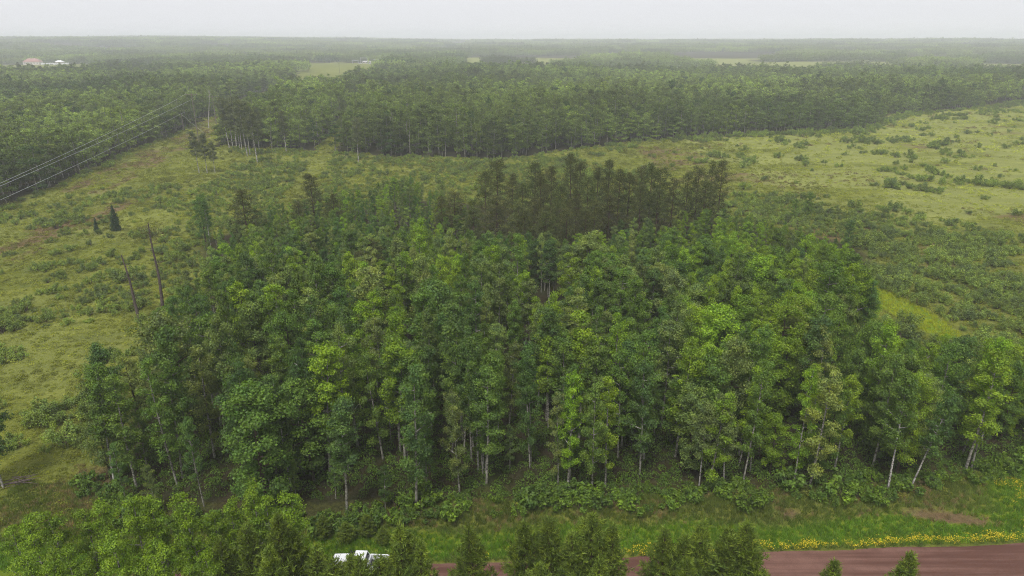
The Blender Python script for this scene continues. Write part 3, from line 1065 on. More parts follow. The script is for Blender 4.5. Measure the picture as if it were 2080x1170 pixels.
feature(MAPLE, -12, 985, 775, 0, DEEP, 'dark leafy tree cut off by the left border above the branch heap', wide=1.0)
feature(MAPLE, 1190, 640, 470, 1, PALE * 1.05, 'large pale yellow-green tree in the centre of the wood below the pines', wide=1.25)
feature(MAPLE, 1205, 665, 520, 2, PALE, 'smaller pale green tree right below the large pale one', wide=1.0)

# ------------------------------------------------------------------ red pines behind and in the wood
pines = [  # foot pixel x, distance, top pixel y, width, words
    (500, 163, 385, 1.7, 'single dark olive pine at the left back of the wood, behind the two spruces'),
    (635, 190, 350, 1.5, 'dark pointed pine standing furthest left in the shrub belt'),
    (608, 166, 408, 1.6, 'low dark olive pine, left of the pair behind bright aspens'),
    (680, 168, 393, 1.4, 'dark olive pine, right of the pair behind bright aspens'),
    (752, 133, 480, 1.7, 'broad dark olive pine sunk in the middle of the leafy wood'),
    (735, 126, 505, 1.5, 'lower dark olive pine beside the broad one in mid wood'),
]
for i, (px, y, pt, wdt, lab) in enumerate(pines):
    h = height_at(pt, y) - 0.9
    x = (px - 1040) / FPX * float(project(0, y, h * 0.6)[2])
    k = h / 22
    PINE.place(x, y, float(ground_z(x, y)) - 0.1, i * 1.3, (k * wdt * 1.0, k * wdt * 1.0, k), i % PINE.n, PINE_C * rng.uniform(0.85, 1.15), lab, 'tree', 'dark pines')
stand = [(900, 168, 395), (925, 166, 385), (960, 168, 405), (985, 180, 345), (1010, 186, 322), (1040, 184, 350), (1062, 178, 372), (1085, 188, 328), (1100, 176, 350),
         (1120, 182, 335), (1140, 172, 372), (1160, 188, 308), (1175, 184, 325), (1195, 176, 355), (1215, 186, 338), (1235, 184, 322), (1255, 180, 340), (1275, 184, 348),
         (1300, 180, 335), (1320, 178, 328), (1340, 184, 338), (1365, 180, 360), (1395, 182, 345), (1415, 184, 335), (1445, 186, 325), (1462, 182, 322),
         (1010, 168, 395), (1050, 162, 408), (1090, 164, 400), (1130, 160, 405), (1170, 164, 395), (1205, 162, 402), (1235, 166, 392), (1065, 155, 425), (1110, 152, 428), (1150, 154, 420), (1190, 155, 425), (1300, 172, 372), (1335, 170, 380), (1430, 176, 362), (960, 160, 420)]
for i, (px, y, pt) in enumerate(stand):
    y += rng.uniform(-3, 3)
    h = height_at(pt, y) - 0.9
    x = (px - 1040) / FPX * float(project(0, y, h * 0.6)[2])
    k = h / 22
    row = 'back' if i < 26 else 'front'
    j = i + 1 if i < 26 else i - 25
    lab = 'dark olive pine, %s from the left in the %s rank of the pine stand' % (nth(j), row)
    kw = (0.62 + 0.48 * k) * rng.uniform(0.8, 1.3)
    PINE.place(x, y, float(ground_z(x, y)) - 0.1, rng.uniform(0, 6.28), (kw, kw, k), int(rng.integers(PINE.n)), PINE_C * rng.uniform(0.8, 1.3) * np.array([1, rng.uniform(0.95, 1.15), 1]), lab, 'tree', 'dark pines')

# ------------------------------------------------------------------ foreground: young pines this side of the road, bright young aspens at the left
ytops = [(445, 1090), (500, 1062), (560, 1040), (598, 1075), (640, 1108), (714, 1124), (768, 1124), (808, 1062), (830, 1085), (850, 1096), (955, 1068), (1068, 1058), (1118, 1050),
         (1165, 1075), (1208, 1040), (1248, 1062), (1355, 1072), (1395, 1088), (1432, 1056), (1482, 1072), (1522, 1055), (1700, 1134), (1855, 1122), (540, 1110), (726, 1126), (672, 1134), (1100, 1140), (1220, 1130), (1400, 1135), (1530, 1110)]
order = sorted(range(len(ytops)), key=lambda i: ytops[i][0])
for r_, i in enumerate(order):
    px, pt = ytops[i]
    y = (46.5 if i < 23 else 43.5) + rng.uniform(-1.2, 1.2)
    z0 = float(ground_z(0, y))
    h = height_at(pt, y) - z0
    x = (px - 1040) / FPX * float(project(0, y, h)[2])
    k = h / 13
    kw = (0.5 + 0.5 * k) * rng.uniform(0.92, 1.12)
    lab = 'young pine with pale shoots before the dirt road, %s from the left' % nth(r_ + 1)
    if px == 1700:
        lab = 'small pine top poking up over the red road, left of two'
    if px == 1855:
        lab = 'small pine top poking up over the red road, right of two'
    YPINE.place(x, y, z0 - 0.1, rng.uniform(0, 6.28), (kw, kw, k), i % YPINE.n, YPINE_C * rng.uniform(0.85, 1.2), lab, 'tree', 'young pines in front of the road')

for i, (px, pt, y) in enumerate(((652, 1045, 61.5), (700, 1058, 61.0), (742, 1045, 61.8), (775, 1068, 60.8))):
    z0 = float(ground_z((px - 1040) / 19.0, y))
    h = height_at(pt, y) - z0
    x = (px - 1040) / FPX * float(project(0, y, h)[2])
    YPINE.place(x, y, z0 - 0.1, i * 1.7, (h / 13 * 2.0, h / 13 * 2.0, h / 13), i, YPINE_C * rng.uniform(0.9, 1.1), 'low pine on the far verge behind the white pickup, %s from the left' % nth(i + 1), 'tree', 'low pines behind the pickup')

atops = [(20, 1070), (70, 1045), (118, 1015), (165, 1030), (205, 1008), (255, 992), (318, 988), (352, 1040), (392, 996), (425, 1030), (470, 1015), (515, 980), (548, 1010), (590, 992), (35, 1115), (140, 1100), (240, 1085), (330, 1090), (420, 1105), (100, 1140), (285, 1135), (195, 1130), (380, 1140)]
order = sorted(range(len(atops)), key=lambda i: atops[i][0])
for r_, i in enumerate(order):
    px, pt = atops[i]
    y = (49.0 if i < 14 else 45.0) + rng.uniform(-1.0, 1.0)
    z0 = float(ground_z(0, y))
    h = height_at(pt, y) - z0
    x = (px - 1040) / FPX * float(project(0, y, h)[2])
    k = h / 16
    kw = k * rng.uniform(0.95, 1.15)
    POPLAR.place(x, y, z0 - 0.1, rng.uniform(0, 6.28), (kw, kw, k), i % POPLAR.n, BRIGHT * rng.uniform(0.72, 1.0), 'bright green young aspen at the near left corner, %s from the left' % nth(r_ + 1), 'tree', 'bright young aspens at the near left corner',
                 (rng.normal() * 0.03, rng.normal() * 0.03))

# ------------------------------------------------------------------ spruces, birches, odd trees of the middle distance
feature(SPRUCE, 237, 470, 418, 0, np.array((0.045, 0.085, 0.05)), 'taller of two blue-green spruces alone in the left field', group='field spruces')
feature(SPRUCE, 198, 474, 444, 1, np.array((0.045, 0.085, 0.05)), 'smaller of two blue-green spruces alone in the left field', group='field spruces')
feature(MAPLE, 418, 492, 392, 3, BLUE * 1.1, 'round blue-green tree left of the single dark pine', wide=0.95)
feature(BIRCH, 428, 500, 405, 2, BLUE, 'white-stemmed birch under the round blue-green tree')
feature(MAPLE, 1640, 440, 388, 4, GREEN, 'solitary round tree at the top of the right shrub field')
feature(MAPLE, 1612, 450, 402, 5, GREEN * 1.1, 'round tree touching the solitary one from the left')
feature(MAPLE, 1720, 505, 445, 2, DEEP * 1.2, 'dark leafy tree where the wood meets the right shrub field')
for i, (px, pf, pt, w_) in enumerate([(405, 352, 262, 'leftmost birch beside the power line cutting, white speckled trunk'), (421, 352, 268, 'second white birch beside the power line cutting'),
                                  (437, 352, 285, 'third and thinner white birch beside the power line cutting'), (466, 300, 195, 'tall white birch, first from the left in the clump left of the trail'),
                                  (473, 300, 196, 'tall white birch, second from the left in the clump left of the trail'), (481, 303, 192, 'tall white birch, third from the left in the clump left of the trail'),
                                  (487, 302, 210, 'tall white birch, fourth from the left in the clump left of the trail'), (491, 303, 214, 'tall white birch, fifth from the left in the clump left of the trail'),
                                  (503, 318, 200, 'tall white birch, sixth from the left in the clump left of the trail'), (508, 316, 202, 'tall white birch, seventh from the left in the clump left of the trail'),
                                  (523, 330, 212, 'white birch standing forward of the birch clump'), (527, 312, 215, 'thin white birch just behind the forward one'),
                                  (728, 328, 235, 'crooked white birch right of the trail mouth'), (582, 312, 225, 'grey birch between the birch clump and the trail')]):
    feature(BIRCH, px, pf, pt, i, np.array((0.13, 0.155, 0.075)) * rng.uniform(0.85, 1.1), w_, (0, rng.normal() * 0.03), wide=1.25, group='white birches by the cutting')

# dark round tree above the far wood
x, y = at_pixel(1660, 180, 6)
MAPLE.place(x, y, 0, 1.0, (1.9, 1.9, 1.55), 1, DEEP * 0.6, 'dark round tree rising above the far wood canopy', 'tree')

# ------------------------------------------------------------------ dead trees
def dead_tree(name, px, py_foot, py_top, px_top, label, mat, nbr, seed, z=0.9, r0=0.2, blen=2.2, from_=0.35, crown=None, droop=-0.1):
    rg = np.random.default_rng(seed)
    x, y = at_pixel(px, py_foot, z)
    g = float(ground_z(x, y))
    h = height_at(py_top, y) - g
    xt = (px_top - 1040) / FPX * float(project(0, y, h)[2]) - x
    e = empty(name, (x, y, g - 0.1))
    t = np.linspace(0, 1, 9)
    path = np.c_[xt * t ** 1.1 + 0.12 * np.sin(t * 7 + seed), 0.15 * np.sin(t * 5), h * t]
    link('trunk', MB().tube(path, r0 * (1 - 0.72 * t), 7, 0, True).build('dead_trunk', mat), e)
    for b in range(nbr):
        u = from_ + (0.98 - from_) * (b + rg.random()) / nbr
        p = along(path, h * u)
        a = rg.uniform(0, 6.28)
        L = blen * rg.uniform(0.4, 1.1) * (1.15 - 0.6 * u)
        d = np.array([math.cos(a), math.sin(a) * 0.8, droop + rg.normal() * 0.2])
        q = np.array([p, p + d * L * 0.5 + np.array([0, 0, 0.04]), p + d * L + np.array([0, 0, 0.25 * L * rg.random()])])
        link('branch', MB().tube(q, [0.055, 0.035, 0.012], 4).build('dead_branch', mat), e)
    if crown is not None:
        lf = MB()
        n_ = 420
        c = np.c_[rg.normal(size=(n_, 2)) * 1.3, h * 0.9 + rg.normal(size=n_) * 0.9]
        c[:, 0] += xt * 0.9
        lf.leaves(c, rg.normal(size=(n_, 3)) + np.array([0, 0, 0.5]), 0.3, 0.3, 0, rg)
        o = link('crown', lf.build('thin_crown', NL), e)
        o['tint'] = list(crown)
    return tag(e, label, 'dead tree')

dead_tree('dead_pine_snag', 284, 652, 516, 249, 'bare leaning grey-brown snag with broken top in the left field', MAT['dead_bark'], 18, 3, r0=0.34, from_=0.2)
dead_tree('dying_pine_tree', 333, 634, 452, 304, 'tall dying pine with thin brown top right of the bare snag', MAT['dead_bark'], 26, 5, r0=0.34, from_=0.45, blen=2.8, crown=(0.085, 0.075, 0.035))
dead_tree('dead_tree', 785, 300, 231, 795, 'forked bleached dead tree at the front of the far wood', MAT['bleached_wood'], 7, 8, r0=0.2, from_=0.6, blen=4.5, droop=0.7)
dead_tree('dead_tree', 424, 262, 182, 426, 'pale forked dead crown behind the power pole', MAT['bleached_wood'], 7, 9, r0=0.28, from_=0.75, blen=4.5, droop=0.9)
dead_tree('dead_tree', 968, 620, 525, 965, 'pale forked dead stem in the centre of the near wood', MAT['bleached_wood'], 6, 10, r0=0.13, from_=0.6, blen=2.2, droop=0.9)
dead_tree('dead_tree', 1690, 775, 690, 1688, 'bleached dead treetop among the bright round trees', MAT['bleached_wood'], 9, 11, r0=0.13, from_=0.5, blen=2.0, droop=0.9)
dead_tree('dead_tree', 742, 290, 262, 770, 'bleached broken trunk leaning right beside the crooked birch', MAT['bleached_wood'], 3, 12, r0=0.2, from_=0.5, blen=1.2, droop=0.5)

# fallen branches in the clearing at the left border
bx, by = at_pixel(45, 985, 0.9)
bp = empty('fallen_branch_heap', (bx, by, float(ground_z(bx, by)) + 0.1))
for i in range(13):
    a = rng.uniform(-0.5, 0.7)
    L = rng.uniform(1.2, 3.4)
    c = np.array([rng.normal() * 1.2, rng.normal() * 0.5, 0.05 + 0.05 * i])
    d = np.array([math.cos(a), math.sin(a), rng.uniform(-0.05, 0.15)]) * L / 2
    link('branch', MB().tube([c - d, c + np.array([0, 0, 0.08]), c + d], [0.07, 0.055, 0.02], 5, 0, True).build('fallen_branch', MAT['dead_bark']), bp)
tag(bp, 'heap of fallen grey-brown branches on the grass at the left border', 'branches')

# ------------------------------------------------------------------ white pickup parked on the road
def pickup(x, y, z, rz):
    m, n, l = new_mat('white_paint')
    p = n.new('ShaderNodeBsdfPrincipled')
    p.inputs['Base Color'].default_value = (0.80, 0.81, 0.83, 1)
    p.inputs['Roughness'].default_value = 0.28
    p.inputs['Coat Weight'].default_value = 0.5
    out(n, l, p.outputs[0])
    m, n, l = new_mat('car_glass')
    p = n.new('ShaderNodeBsdfPrincipled')
    p.inputs['Base Color'].default_value = (0.012, 0.014, 0.016, 1)
    p.inputs['Roughness'].default_value = 0.06
    out(n, l, p.outputs[0])
    W, G = MAT['white_paint'], MAT['car_glass']
    K = plain_mat('black_rubber', (0.02, 0.02, 0.021), 0.7, 0.2)
    C = plain_mat('chrome_steel', (0.5, 0.5, 0.52), 0.25, 0.1, 2, 0.9)
    A = plain_mat('lamp_lens', (0.7, 0.7, 0.68), 0.15, 0.1)
    T = plain_mat('red_lens', (0.35, 0.02, 0.015), 0.2, 0.1)
    e = empty('pickup_truck', (x, y, z), rz)
    hw = 0.98
    # the truck points along local +x, 5.9 m long
    body = MB()
    body.prism([(2.92, 0.50), (2.95, 0.80), (2.86, 1.10), (1.35, 1.22), (1.25, 1.24), (-0.95, 1.24), (-0.95, 0.45), (2.0, 0.42)], -hw, hw)
    bo = link('body', body.build('truck_body', W), e)
    bv = bo.modifiers.new('bevel', 'BEVEL'); bv.width = 0.05; bv.segments = 2; bv.limit_method = 'ANGLE'
    cab = MB()
    b0, t0 = hw - 0.02, hw - 0.20
    v = []
    for zz, xf, xr, ww in ((1.235, 1.30, -0.92, b0), (1.86, 0.45, -0.72, t0), (1.93, 0.20, -0.55, t0 - 0.12)):
        v += [(xf, -ww, zz), (xf, ww, zz), (xr, ww, zz), (xr, -ww, zz)]
    f = []
    for r_ in (0, 4):
        for j in range(4):
            f.append((r_ + j, r_ + (j + 1) % 4, r_ + 4 + (j + 1) % 4, r_ + 4 + j))
    f.append((8, 9, 10, 11))
    cab.add(v, f)
    co = link('cab', cab.build('truck_cab', W), e)
    bv = co.modifiers.new('bevel', 'BEVEL'); bv.width = 0.04; bv.segments = 2; bv.limit_method = 'ANGLE'
    def quad(name, pts, mat, parent=e, th=0.012):
        pts = np.array(pts, float)
        nn = np.cross(pts[1] - pts[0], pts[2] - pts[0]); nn /= np.linalg.norm(nn)
        vv = np.vstack([pts - nn * th, pts + nn * th])
        return link(name, MB().add(vv, [(0, 1, 2, 3), (7, 6, 5, 4), (0, 4, 5, 1), (1, 5, 6, 2), (2, 6, 7, 3), (3, 7, 4, 0)]).build(name, mat), parent)
    def lerp(a, b, t): return tuple(np.array(a) * (1 - t) + np.array(b) * t)
    a_, b_ = (1.30, b0, 1.235), (0.45, t0, 1.86)
    off = np.array((0.02, 0, 0.02))
    ws = [lerp(a_, b_, 0.08), lerp(a_, b_, 0.9)]
    quad('windshield', [np.array((ws[0][0], -ws[0][1] + 0.08, ws[0][2])) + off, np.array((ws[0][0], ws[0][1] - 0.08, ws[0][2])) + off, np.array((ws[1][0], ws[1][1] - 0.08, ws[1][2])) + off, np.array((ws[1][0], -ws[1][1] + 0.08, ws[1][2])) + off], G)
    quad('rear_window', [(-0.915, -0.75, 1.33), (-0.76, -0.62, 1.80), (-0.76, 0.62, 1.80), (-0.915, 0.75, 1.33)], G)
    for s in (-1, 1):
        sh = lambda zz: s * (b0 + (t0 - b0) * (zz - 1.235) / 0.625 + 0.012)
        for x0, x1, x2, x3 in ((1.02, 0.50, 0.30, 0.30), (0.20, 0.20, -0.62, -0.76)):
            w = quad('side_window', [(x0, sh(1.30), 1.30), (x1 if x0 > 1 else x1, sh(1.79), 1.79), (x2, sh(1.79), 1.79), (x3, sh(1.30), 1.30)], G)
        for x0, x1 in ((1.22, 0.28), (0.22, -0.80)):
            dr = link('door', MB().box(((x0 + x1) / 2, s * (hw + 0.004), 0.88), (x0 - x1, 0.03, 0.62)).build('truck_door', W), e)
            link('handle', MB().box((x1 + 0.14, s * (hw + 0.03), 1.08), (0.17, 0.03, 0.035)).build('door_handle', K), dr)
        link('mirror', MB().box((1.12, s * (hw + 0.14), 1.32), (0.12, 0.22, 0.18)).build('mirror', K), e)
        link('headlight', MB().box((2.90, s * 0.76, 0.92), (0.10, 0.36, 0.20)).build('headlight', A), e)
        link('tail_light', MB().box((-2.95, s * 0.90, 1.02), (0.05, 0.14, 0.40)).build('tail_light', T), e)
        for xw in (1.95, -1.85):
            wh = empty('wheel', (xw, s * 0.86, 0.40)); wh.parent = e
            ring = np.array([(0.40, -0.13), (0.40, 0.13), (0.25, 0.14), (0.25, -0.14)])
            a = np.linspace(0, 2 * math.pi, 20, endpoint=False)
            vv = np.array([[(r * math.cos(t), yy, r * math.sin(t)) for r, yy in ring] for t in a]).reshape(-1, 3)
            ff = [(i * 4 + j, i * 4 + (j + 1) % 4, ((i + 1) % 20) * 4 + (j + 1) % 4, ((i + 1) % 20) * 4 + j) for i in range(20) for j in range(4)]
            link('tyre', MB().add(vv, ff).build('tyre', K), wh)
            rim = MB()
            rim.add(np.vstack([[(0.25 * math.cos(t), s * 0.10, 0.25 * math.sin(t)) for t in a], [(0, s * 0.13, 0)]]), [(i, (i + 1) % 20, 20) for i in range(20)])
            link('rim', rim.build('rim', C), wh)
    bed = MB()
    for s in (-1, 1):
        bed.box((-1.97, s * (hw - 0.06), 0.88), (2.0, 0.12, 0.80))
    bed.box((-1.97, 0, 0.62), (2.0, 2 * hw - 0.24, 0.08))
    bed.box((-1.03, 0, 0.95), (0.07, 2 * hw - 0.24, 0.64))
    link('cargo_bed', bed.build('cargo_bed', W), e)
    link('bed_liner', MB().box((-1.99, 0, 0.668), (1.84, 2 * hw - 0.26, 0.012)).build('bed_liner', K), e)
    link('tailgate', MB().box((-2.93, 0, 0.94), (0.07, 2 * hw - 0.26, 0.64)).build('tailgate', W), e)
    link('grille', MB().box((2.93, 0, 0.86), (0.06, 1.10, 0.30)).build('grille', K), e)
    link('bumper', MB().box((2.98, 0, 0.56), (0.16, 1.92, 0.24)).build('bumper', C), e)
    link('bumper', MB().box((-3.02, 0, 0.56), (0.16, 1.90, 0.20)).build('bumper', C), e)
    return tag(e, 'white pickup truck on the dirt road, half hidden by young pines', 'pickup truck')

tx, ty = at_pixel(730, 1142, 1.1)
pickup(tx, ty, 0.10, math.pi - 0.05)

# ------------------------------------------------------------------ power line in the cutting
def pole(px, py_foot, py_top, label, arm=None, guy=None, z=0.8):
    x, y = at_pixel(px, py_foot, z)
    g = float(ground_z(x, y))
    h = height_at(py_top, y) - g
    e = empty('power_pole', (x, y, g - 0.2))
    link('pole', MB().tube([(0, 0, 0), (0.04, 0, h * 0.5), (0, 0, h + 0.2)], [0.24, 0.21, 0.16], 8, 0, True).build('pole_shaft', MAT['pole_wood']), e)
    if arm:
        link('crossarm', MB().box((0, 0, h - 0.5), (arm, 0.16, 0.2)).build('crossarm', MAT['pole_wood']), e)
        for s in (-1, 0, 1):
            link('insulator', MB().tube([(s * arm * 0.45, 0, h - 0.42), (s * arm * 0.45, 0, h - 0.25), (s * arm * 0.45, 0, h + 0.05)], [0.09, 0.13, 0.05], 8, 0, True).build('insulator', MAT['insulator']), e)
    if guy:
        link('guy_wire', MB().tube([(0, 0, h), (guy[0] / 2, guy[1] / 2, h * 0.5), (guy[0], guy[1], 0.2)], 0.03, 5).build('guy_wire', MAT['wire_metal']), e)
    tag(e, label, 'power pole', 'poles of the power line')
    return np.array((x, y, g + h))

pA = pole(374, 268, 231, 'short wooden power pole at the left of the cutting, stayed by a wire', None, (14, -6))
pB = pole(404, 290, 189, 'tall dark wooden power pole in the middle of the cutting', 6.0, (-10, 10))
pC = pole(441, 262, 194, 'pale wooden power pole right of the dead forked tree', 5.0, (6, 14))
pD = pole(447, 148, 132, 'small far wooden pole over the left wood', 2.4, z=3)
pE = pole(690, 150, 128, 'far pole at the right of the substation field', 3, z=1)
pF = pole(628, 152, 133, 'far pole at the left of the substation field', 3, z=1)

def wire(a, b, sag, label, r=0.042):
    t = np.linspace(0, 1, 40)[:, None]
    p = np.asarray(a) * (1 - t) + np.asarray(b) * t
    p[:, 2] -= sag * 4 * (t * (1 - t)).ravel()
    c = p[0].copy()
    o = link('power_cable', MB().tube(p - c, r, 5).build('power_cable', MAT['wire_metal']), None, c)
    tag(o, label, 'cable', 'cables of the power line')

def at_dist(px, py, y):
    z = height_at(py, y)
    return np.array(((px - 1040) / FPX * float(project(0, y, z)[2]), y, z))

wire(at_dist(-30, 386, 182), at_dist(352, 206, 395), 0.5, 'uppermost grey cable sagging over the left wood edge')
wire(at_dist(-30, 391, 185), at_dist(384, 205, 395), 0.5, 'second grey cable just below the uppermost one')
wire(at_dist(-30, 420, 178), pA, 0.6, 'lowest grey cable running to the short power pole')
wire(pA, at_dist(418, 204, 520), 0.5, 'grey cable from the short pole on into the distance')
wire(at_dist(352, 206, 395), pD, 3.0, 'far end of the uppermost cable beyond the cutting', 0.05)
wire(at_dist(384, 205, 395), pB + np.array((2.7, 0, -0.4)), 0.3, 'short cable span to the tall dark pole')

# ------------------------------------------------------------------ far woods
rng = np.random.default_rng(33)

def tone_far(x, y, rng):
    n_ = len(x)
    a = fbm(x / 60, y / 60, 41)
    b = fbm(x / 170 + 7, y / 110, 42, 3)
    base = GREEN * 0.32 + OLIVE * 0.30 + GREY * 0.34
    c = base[None] * (1 + (a[:, None] - 0.5) * 1.3)
    c = c * (1 + 1.3 * (b[:, None] - 0.5) * np.array([[1.15, 1.0, 0.8]]))
    c = c * rng.uniform(0.6, 1.4, (n_, 1))
    c = c * np.array([1, 1, 1])[None] + (rng.random((n_, 1)) < 0.06) * np.array([[0.035, 0.04, 0.0]])
    c = np.where(rng.random((n_, 1)) < 0.05, DEEP[None] * 0.75, c)
    return np.maximum(c, 0.012)

def far_height(x, y, rng):
    return 0.92 + 0.55 * (fbm(x / 45, y / 45, 43) - 0.5) + 0.5 * (fbm(x / 190, y / 150, 44, 2) - 0.5) + rng.normal(size=len(x)) * 0.15

def wood_mass(name, x, y, kind, label, tone=tone_far):
    n_ = len(x)
    k = far_height(x, y, rng)
    at_edge = ~far_wood(x, y - 13) & (y < 700)      # the outer trees are lower and leafy to the ground
    k = np.where(at_edge, k * rng.uniform(0.45, 1.0, n_), k)
    kw = np.sqrt(np.clip(k, 0.3, 1.3)) * rng.uniform(0.9, 1.75, n_)
    k = np.maximum(k, 0.3)
    scatter(name, np.c_[x, y, ground_z(x, y) - 0.2], rng.uniform(0, 6.28, n_), np.c_[kw, kw, k], rng.integers(0, kind.n, n_), tone(x, y, rng), kind.coll, label, tilt=rng.normal(size=(n_, 2)) * 0.03)

x, y = scatter_pts(-560, 560, 150, 480, 5.2, rng, 1.3)
k = far_wood(x, y) & in_view(x, y, 8, 120)
wood_mass('far_wood_edge_trees', x[k], y[k], MIDTREE, 'nearer rows of the far mixed aspen wood across the shrub belt')
x, y = scatter_pts(-1050, 1050, 480, 1050, 6.2, rng, 1.3)
k = far_wood(x, y) & in_view(x, y, 8, 120)
wood_mass('far_wood_canopy', x[k], y[k], FARTREE, 'hazy continuous canopy of the far mixed wood')
x, y = scatter_pts(-2900, 2900, 1060, 3300, 40.0, rng, 0.5)
x2, y2 = scatter_pts(-7000, 7000, 3300, 8600, 95.0, rng, 0.6)
x, y = np.concatenate([x, x2]), np.concatenate([y, y2])
k = far_wood(x, y) & in_view(x, y, 8, 160) & ((y < 2600) | (rng.random(len(x)) < 0.8)) & (fbm(x / 300, y / 200, 51) < 0.57)
x, y = x[k], y[k]
n_ = len(x)
scatter('distant_forest', np.c_[x, y, ground_z(x, y) - 1.5], rng.integers(0, 4, n_) * 1.5708 + rng.normal(size=n_) * 0.1, np.c_[np.where(y < 3300, 1.05, 2.4), np.where(y < 3300, 1.05, 2.4), rng.uniform(0.85, 1.2, n_)], rng.integers(0, 5, n_),
        tone_far(x * 0.5, y * 0.5, rng), PATCH, 'misty forest fading out to the horizon')

# ------------------------------------------------------------------ bushes of the fields
rng = np.random.default_rng(44)

def bush_density(x, y):
    d = np.zeros(len(x))
    inw = in_poly(x, y, WOOD)
    f = fbm(x / 13, y / 13, 61)
    g = fbm(x / 30, y / 30, 62)
    left = (x < -48) & (y < 250)
    d = np.where(left, 0.55 * sstep(0.52, 0.70, f) + 0.10 * (g > 0.5), d)
    lb = blob(x, y, -82, 150, 18, 40, 0.25, 0.5, 63)
    d = np.maximum(d, 0.6 * lb * sstep(0.3, 0.6, f))
    ll = blob(x, y, -97, 122, 16, 7, 0.2, 0.5, 64)
    d = np.maximum(d, 0.9 * ll)
    belt = (x > -115) & (x < 30) & (y > 205)
    d = np.where(belt, 0.30 + 0.6 * sstep(0.38, 0.58, f), d)
    right = (x > 20) & (y > 75)
    out_ = x - np.interp(y, [75, 110, 130, 160, 200, 260], [90, 78, 74, 90, 70, 30])
    dr = (1 - sstep(18, 75, out_)) * (0.35 + 0.65 * sstep(0.32, 0.5, f)) + 0.14 * sstep(0.58, 0.7, f)
    dr = np.where(y > 235, 0.012 + 0.55 * sstep(0.60, 0.72, f) * (g > 0.42), dr)
    d = np.where(right & ~belt, dr, d)
    fe = np.interp(x, FAR_EDGE[:, 0], FAR_EDGE[:, 1])
    nearedge = np.exp(-((fe - y) / 9.0) ** 2) * (y < fe) * (x > -135)
    d = np.maximum(d, 0.85 * nearedge)
    rowedge = np.exp(-((x - row_x(y) + 13) / 6.0) ** 2) * (y > 150)
    d = np.maximum(d, 0.6 * rowedge)
    d = d * ~inw * ~far_wood(x, y)
    d = d * (1 - sstep(0.3, 0.6, z_lush(x, y)) * (x > 40) * (y < 160))
    d = np.where((np.abs(x - row_x(y) - 3) < 10) & (y > 230), d * 0.15, d)
    d = d * (np.abs(x - trail_x(y)) > 4.0)
    d = np.where((x < -45) & (y < 76) & (y > 60), d * 0.25, d)
    return d * (y - road_edge(x) > 9)

x, y = scatter_pts(-330, 460, 66, 620, 2.3, rng, 1.2)
k = (rng.random(len(x)) < bush_density(x, y)) & in_view(x, y, 1, 80)
x, y = x[k], y[k]
dep = project(x, y, 1)[2]
sz = np.clip(rng.lognormal(-0.12, 0.32, len(x)), 0.45, 1.9)
sz = sz * np.where((x > 30) & (y > 235), 1.35, 1.0) * np.where((x > 60) & (y < 175), 1.3, 1.0)
sz = sz * np.where((x < 30) & (x > -115) & (y > 205), 0.85, 1.0)
def bush_tone(x, y, rng):
    n_ = len(x)
    a = fbm(x / 25, y / 25, 71)[:, None]
    c = (OLIVE * 0.85 + GREEN * 0.4)[None] * (0.8 + 0.6 * a) * rng.uniform(0.8, 1.22, (n_, 1))
    c = np.where(rng.random((n_, 1)) < 0.25, (GREY * 1.05)[None] * rng.uniform(0.85, 1.15, (n_, 1)), c)
    return c
tint = bush_tone(x, y, rng)
px, py, _ = project(x, y, 1)
show = sz / dep
vis = (px > 0) & (px < 2080) & (py < 1165)
order = np.argsort(-np.where(vis, show, 0))[:260]
is_single = np.zeros(len(x), bool)
is_single[order] = True
def bush_place(i):
    if x[i] < -30 and y[i] < 205:
        return 'in the left field'
    if x[i] > 20 and y[i] < 260:
        return 'in the right shrub field'
    return 'in the belt behind the wood'
cells = {}
for i in order:
    cells.setdefault(bush_place(i), []).append(i)
for place, ids in cells.items():
    ids.sort(key=lambda i: dep[i])
    rows_ = [ids[a:a + 12] for a in range(0, len(ids), 12)]
    for rn, rw in enumerate(rows_):
        rw.sort(key=lambda i: px[i])
        for c_, i in enumerate(rw):
            word = 'large' if sz[i] > 1.25 else 'small' if sz[i] < 0.8 else 'rounded'
            col = 'grey-green' if tint[i][2] > 0.04 else 'olive green'
            lab = '%s %s bush %s, %s from left in %s row' % (word, col, place, nth(c_ + 1), nth(rn + 1))
            s = float(sz[i])
            BUSH.place(float(x[i]), float(y[i]), float(ground_z(x[i], y[i])) - 0.05, rng.uniform(0, 6.28), (s, s, s * rng.uniform(0.8, 1.15)), int(rng.integers(BUSH.n)), tint[i], lab, 'bush', 'bushes of the fields')
r_ = ~is_single
n_ = r_.sum()
s_ = sz[r_]
scatter('field_scrub', np.c_[x[r_], y[r_], ground_z(x[r_], y[r_]) - 0.05], rng.uniform(0, 6.28, n_), np.c_[s_, s_, s_ * rng.uniform(0.8, 1.15, n_)], rng.integers(0, BUSH.n, n_), tint[r_], BUSH.coll,
        'low leafy scrub covering the fields around the wood')

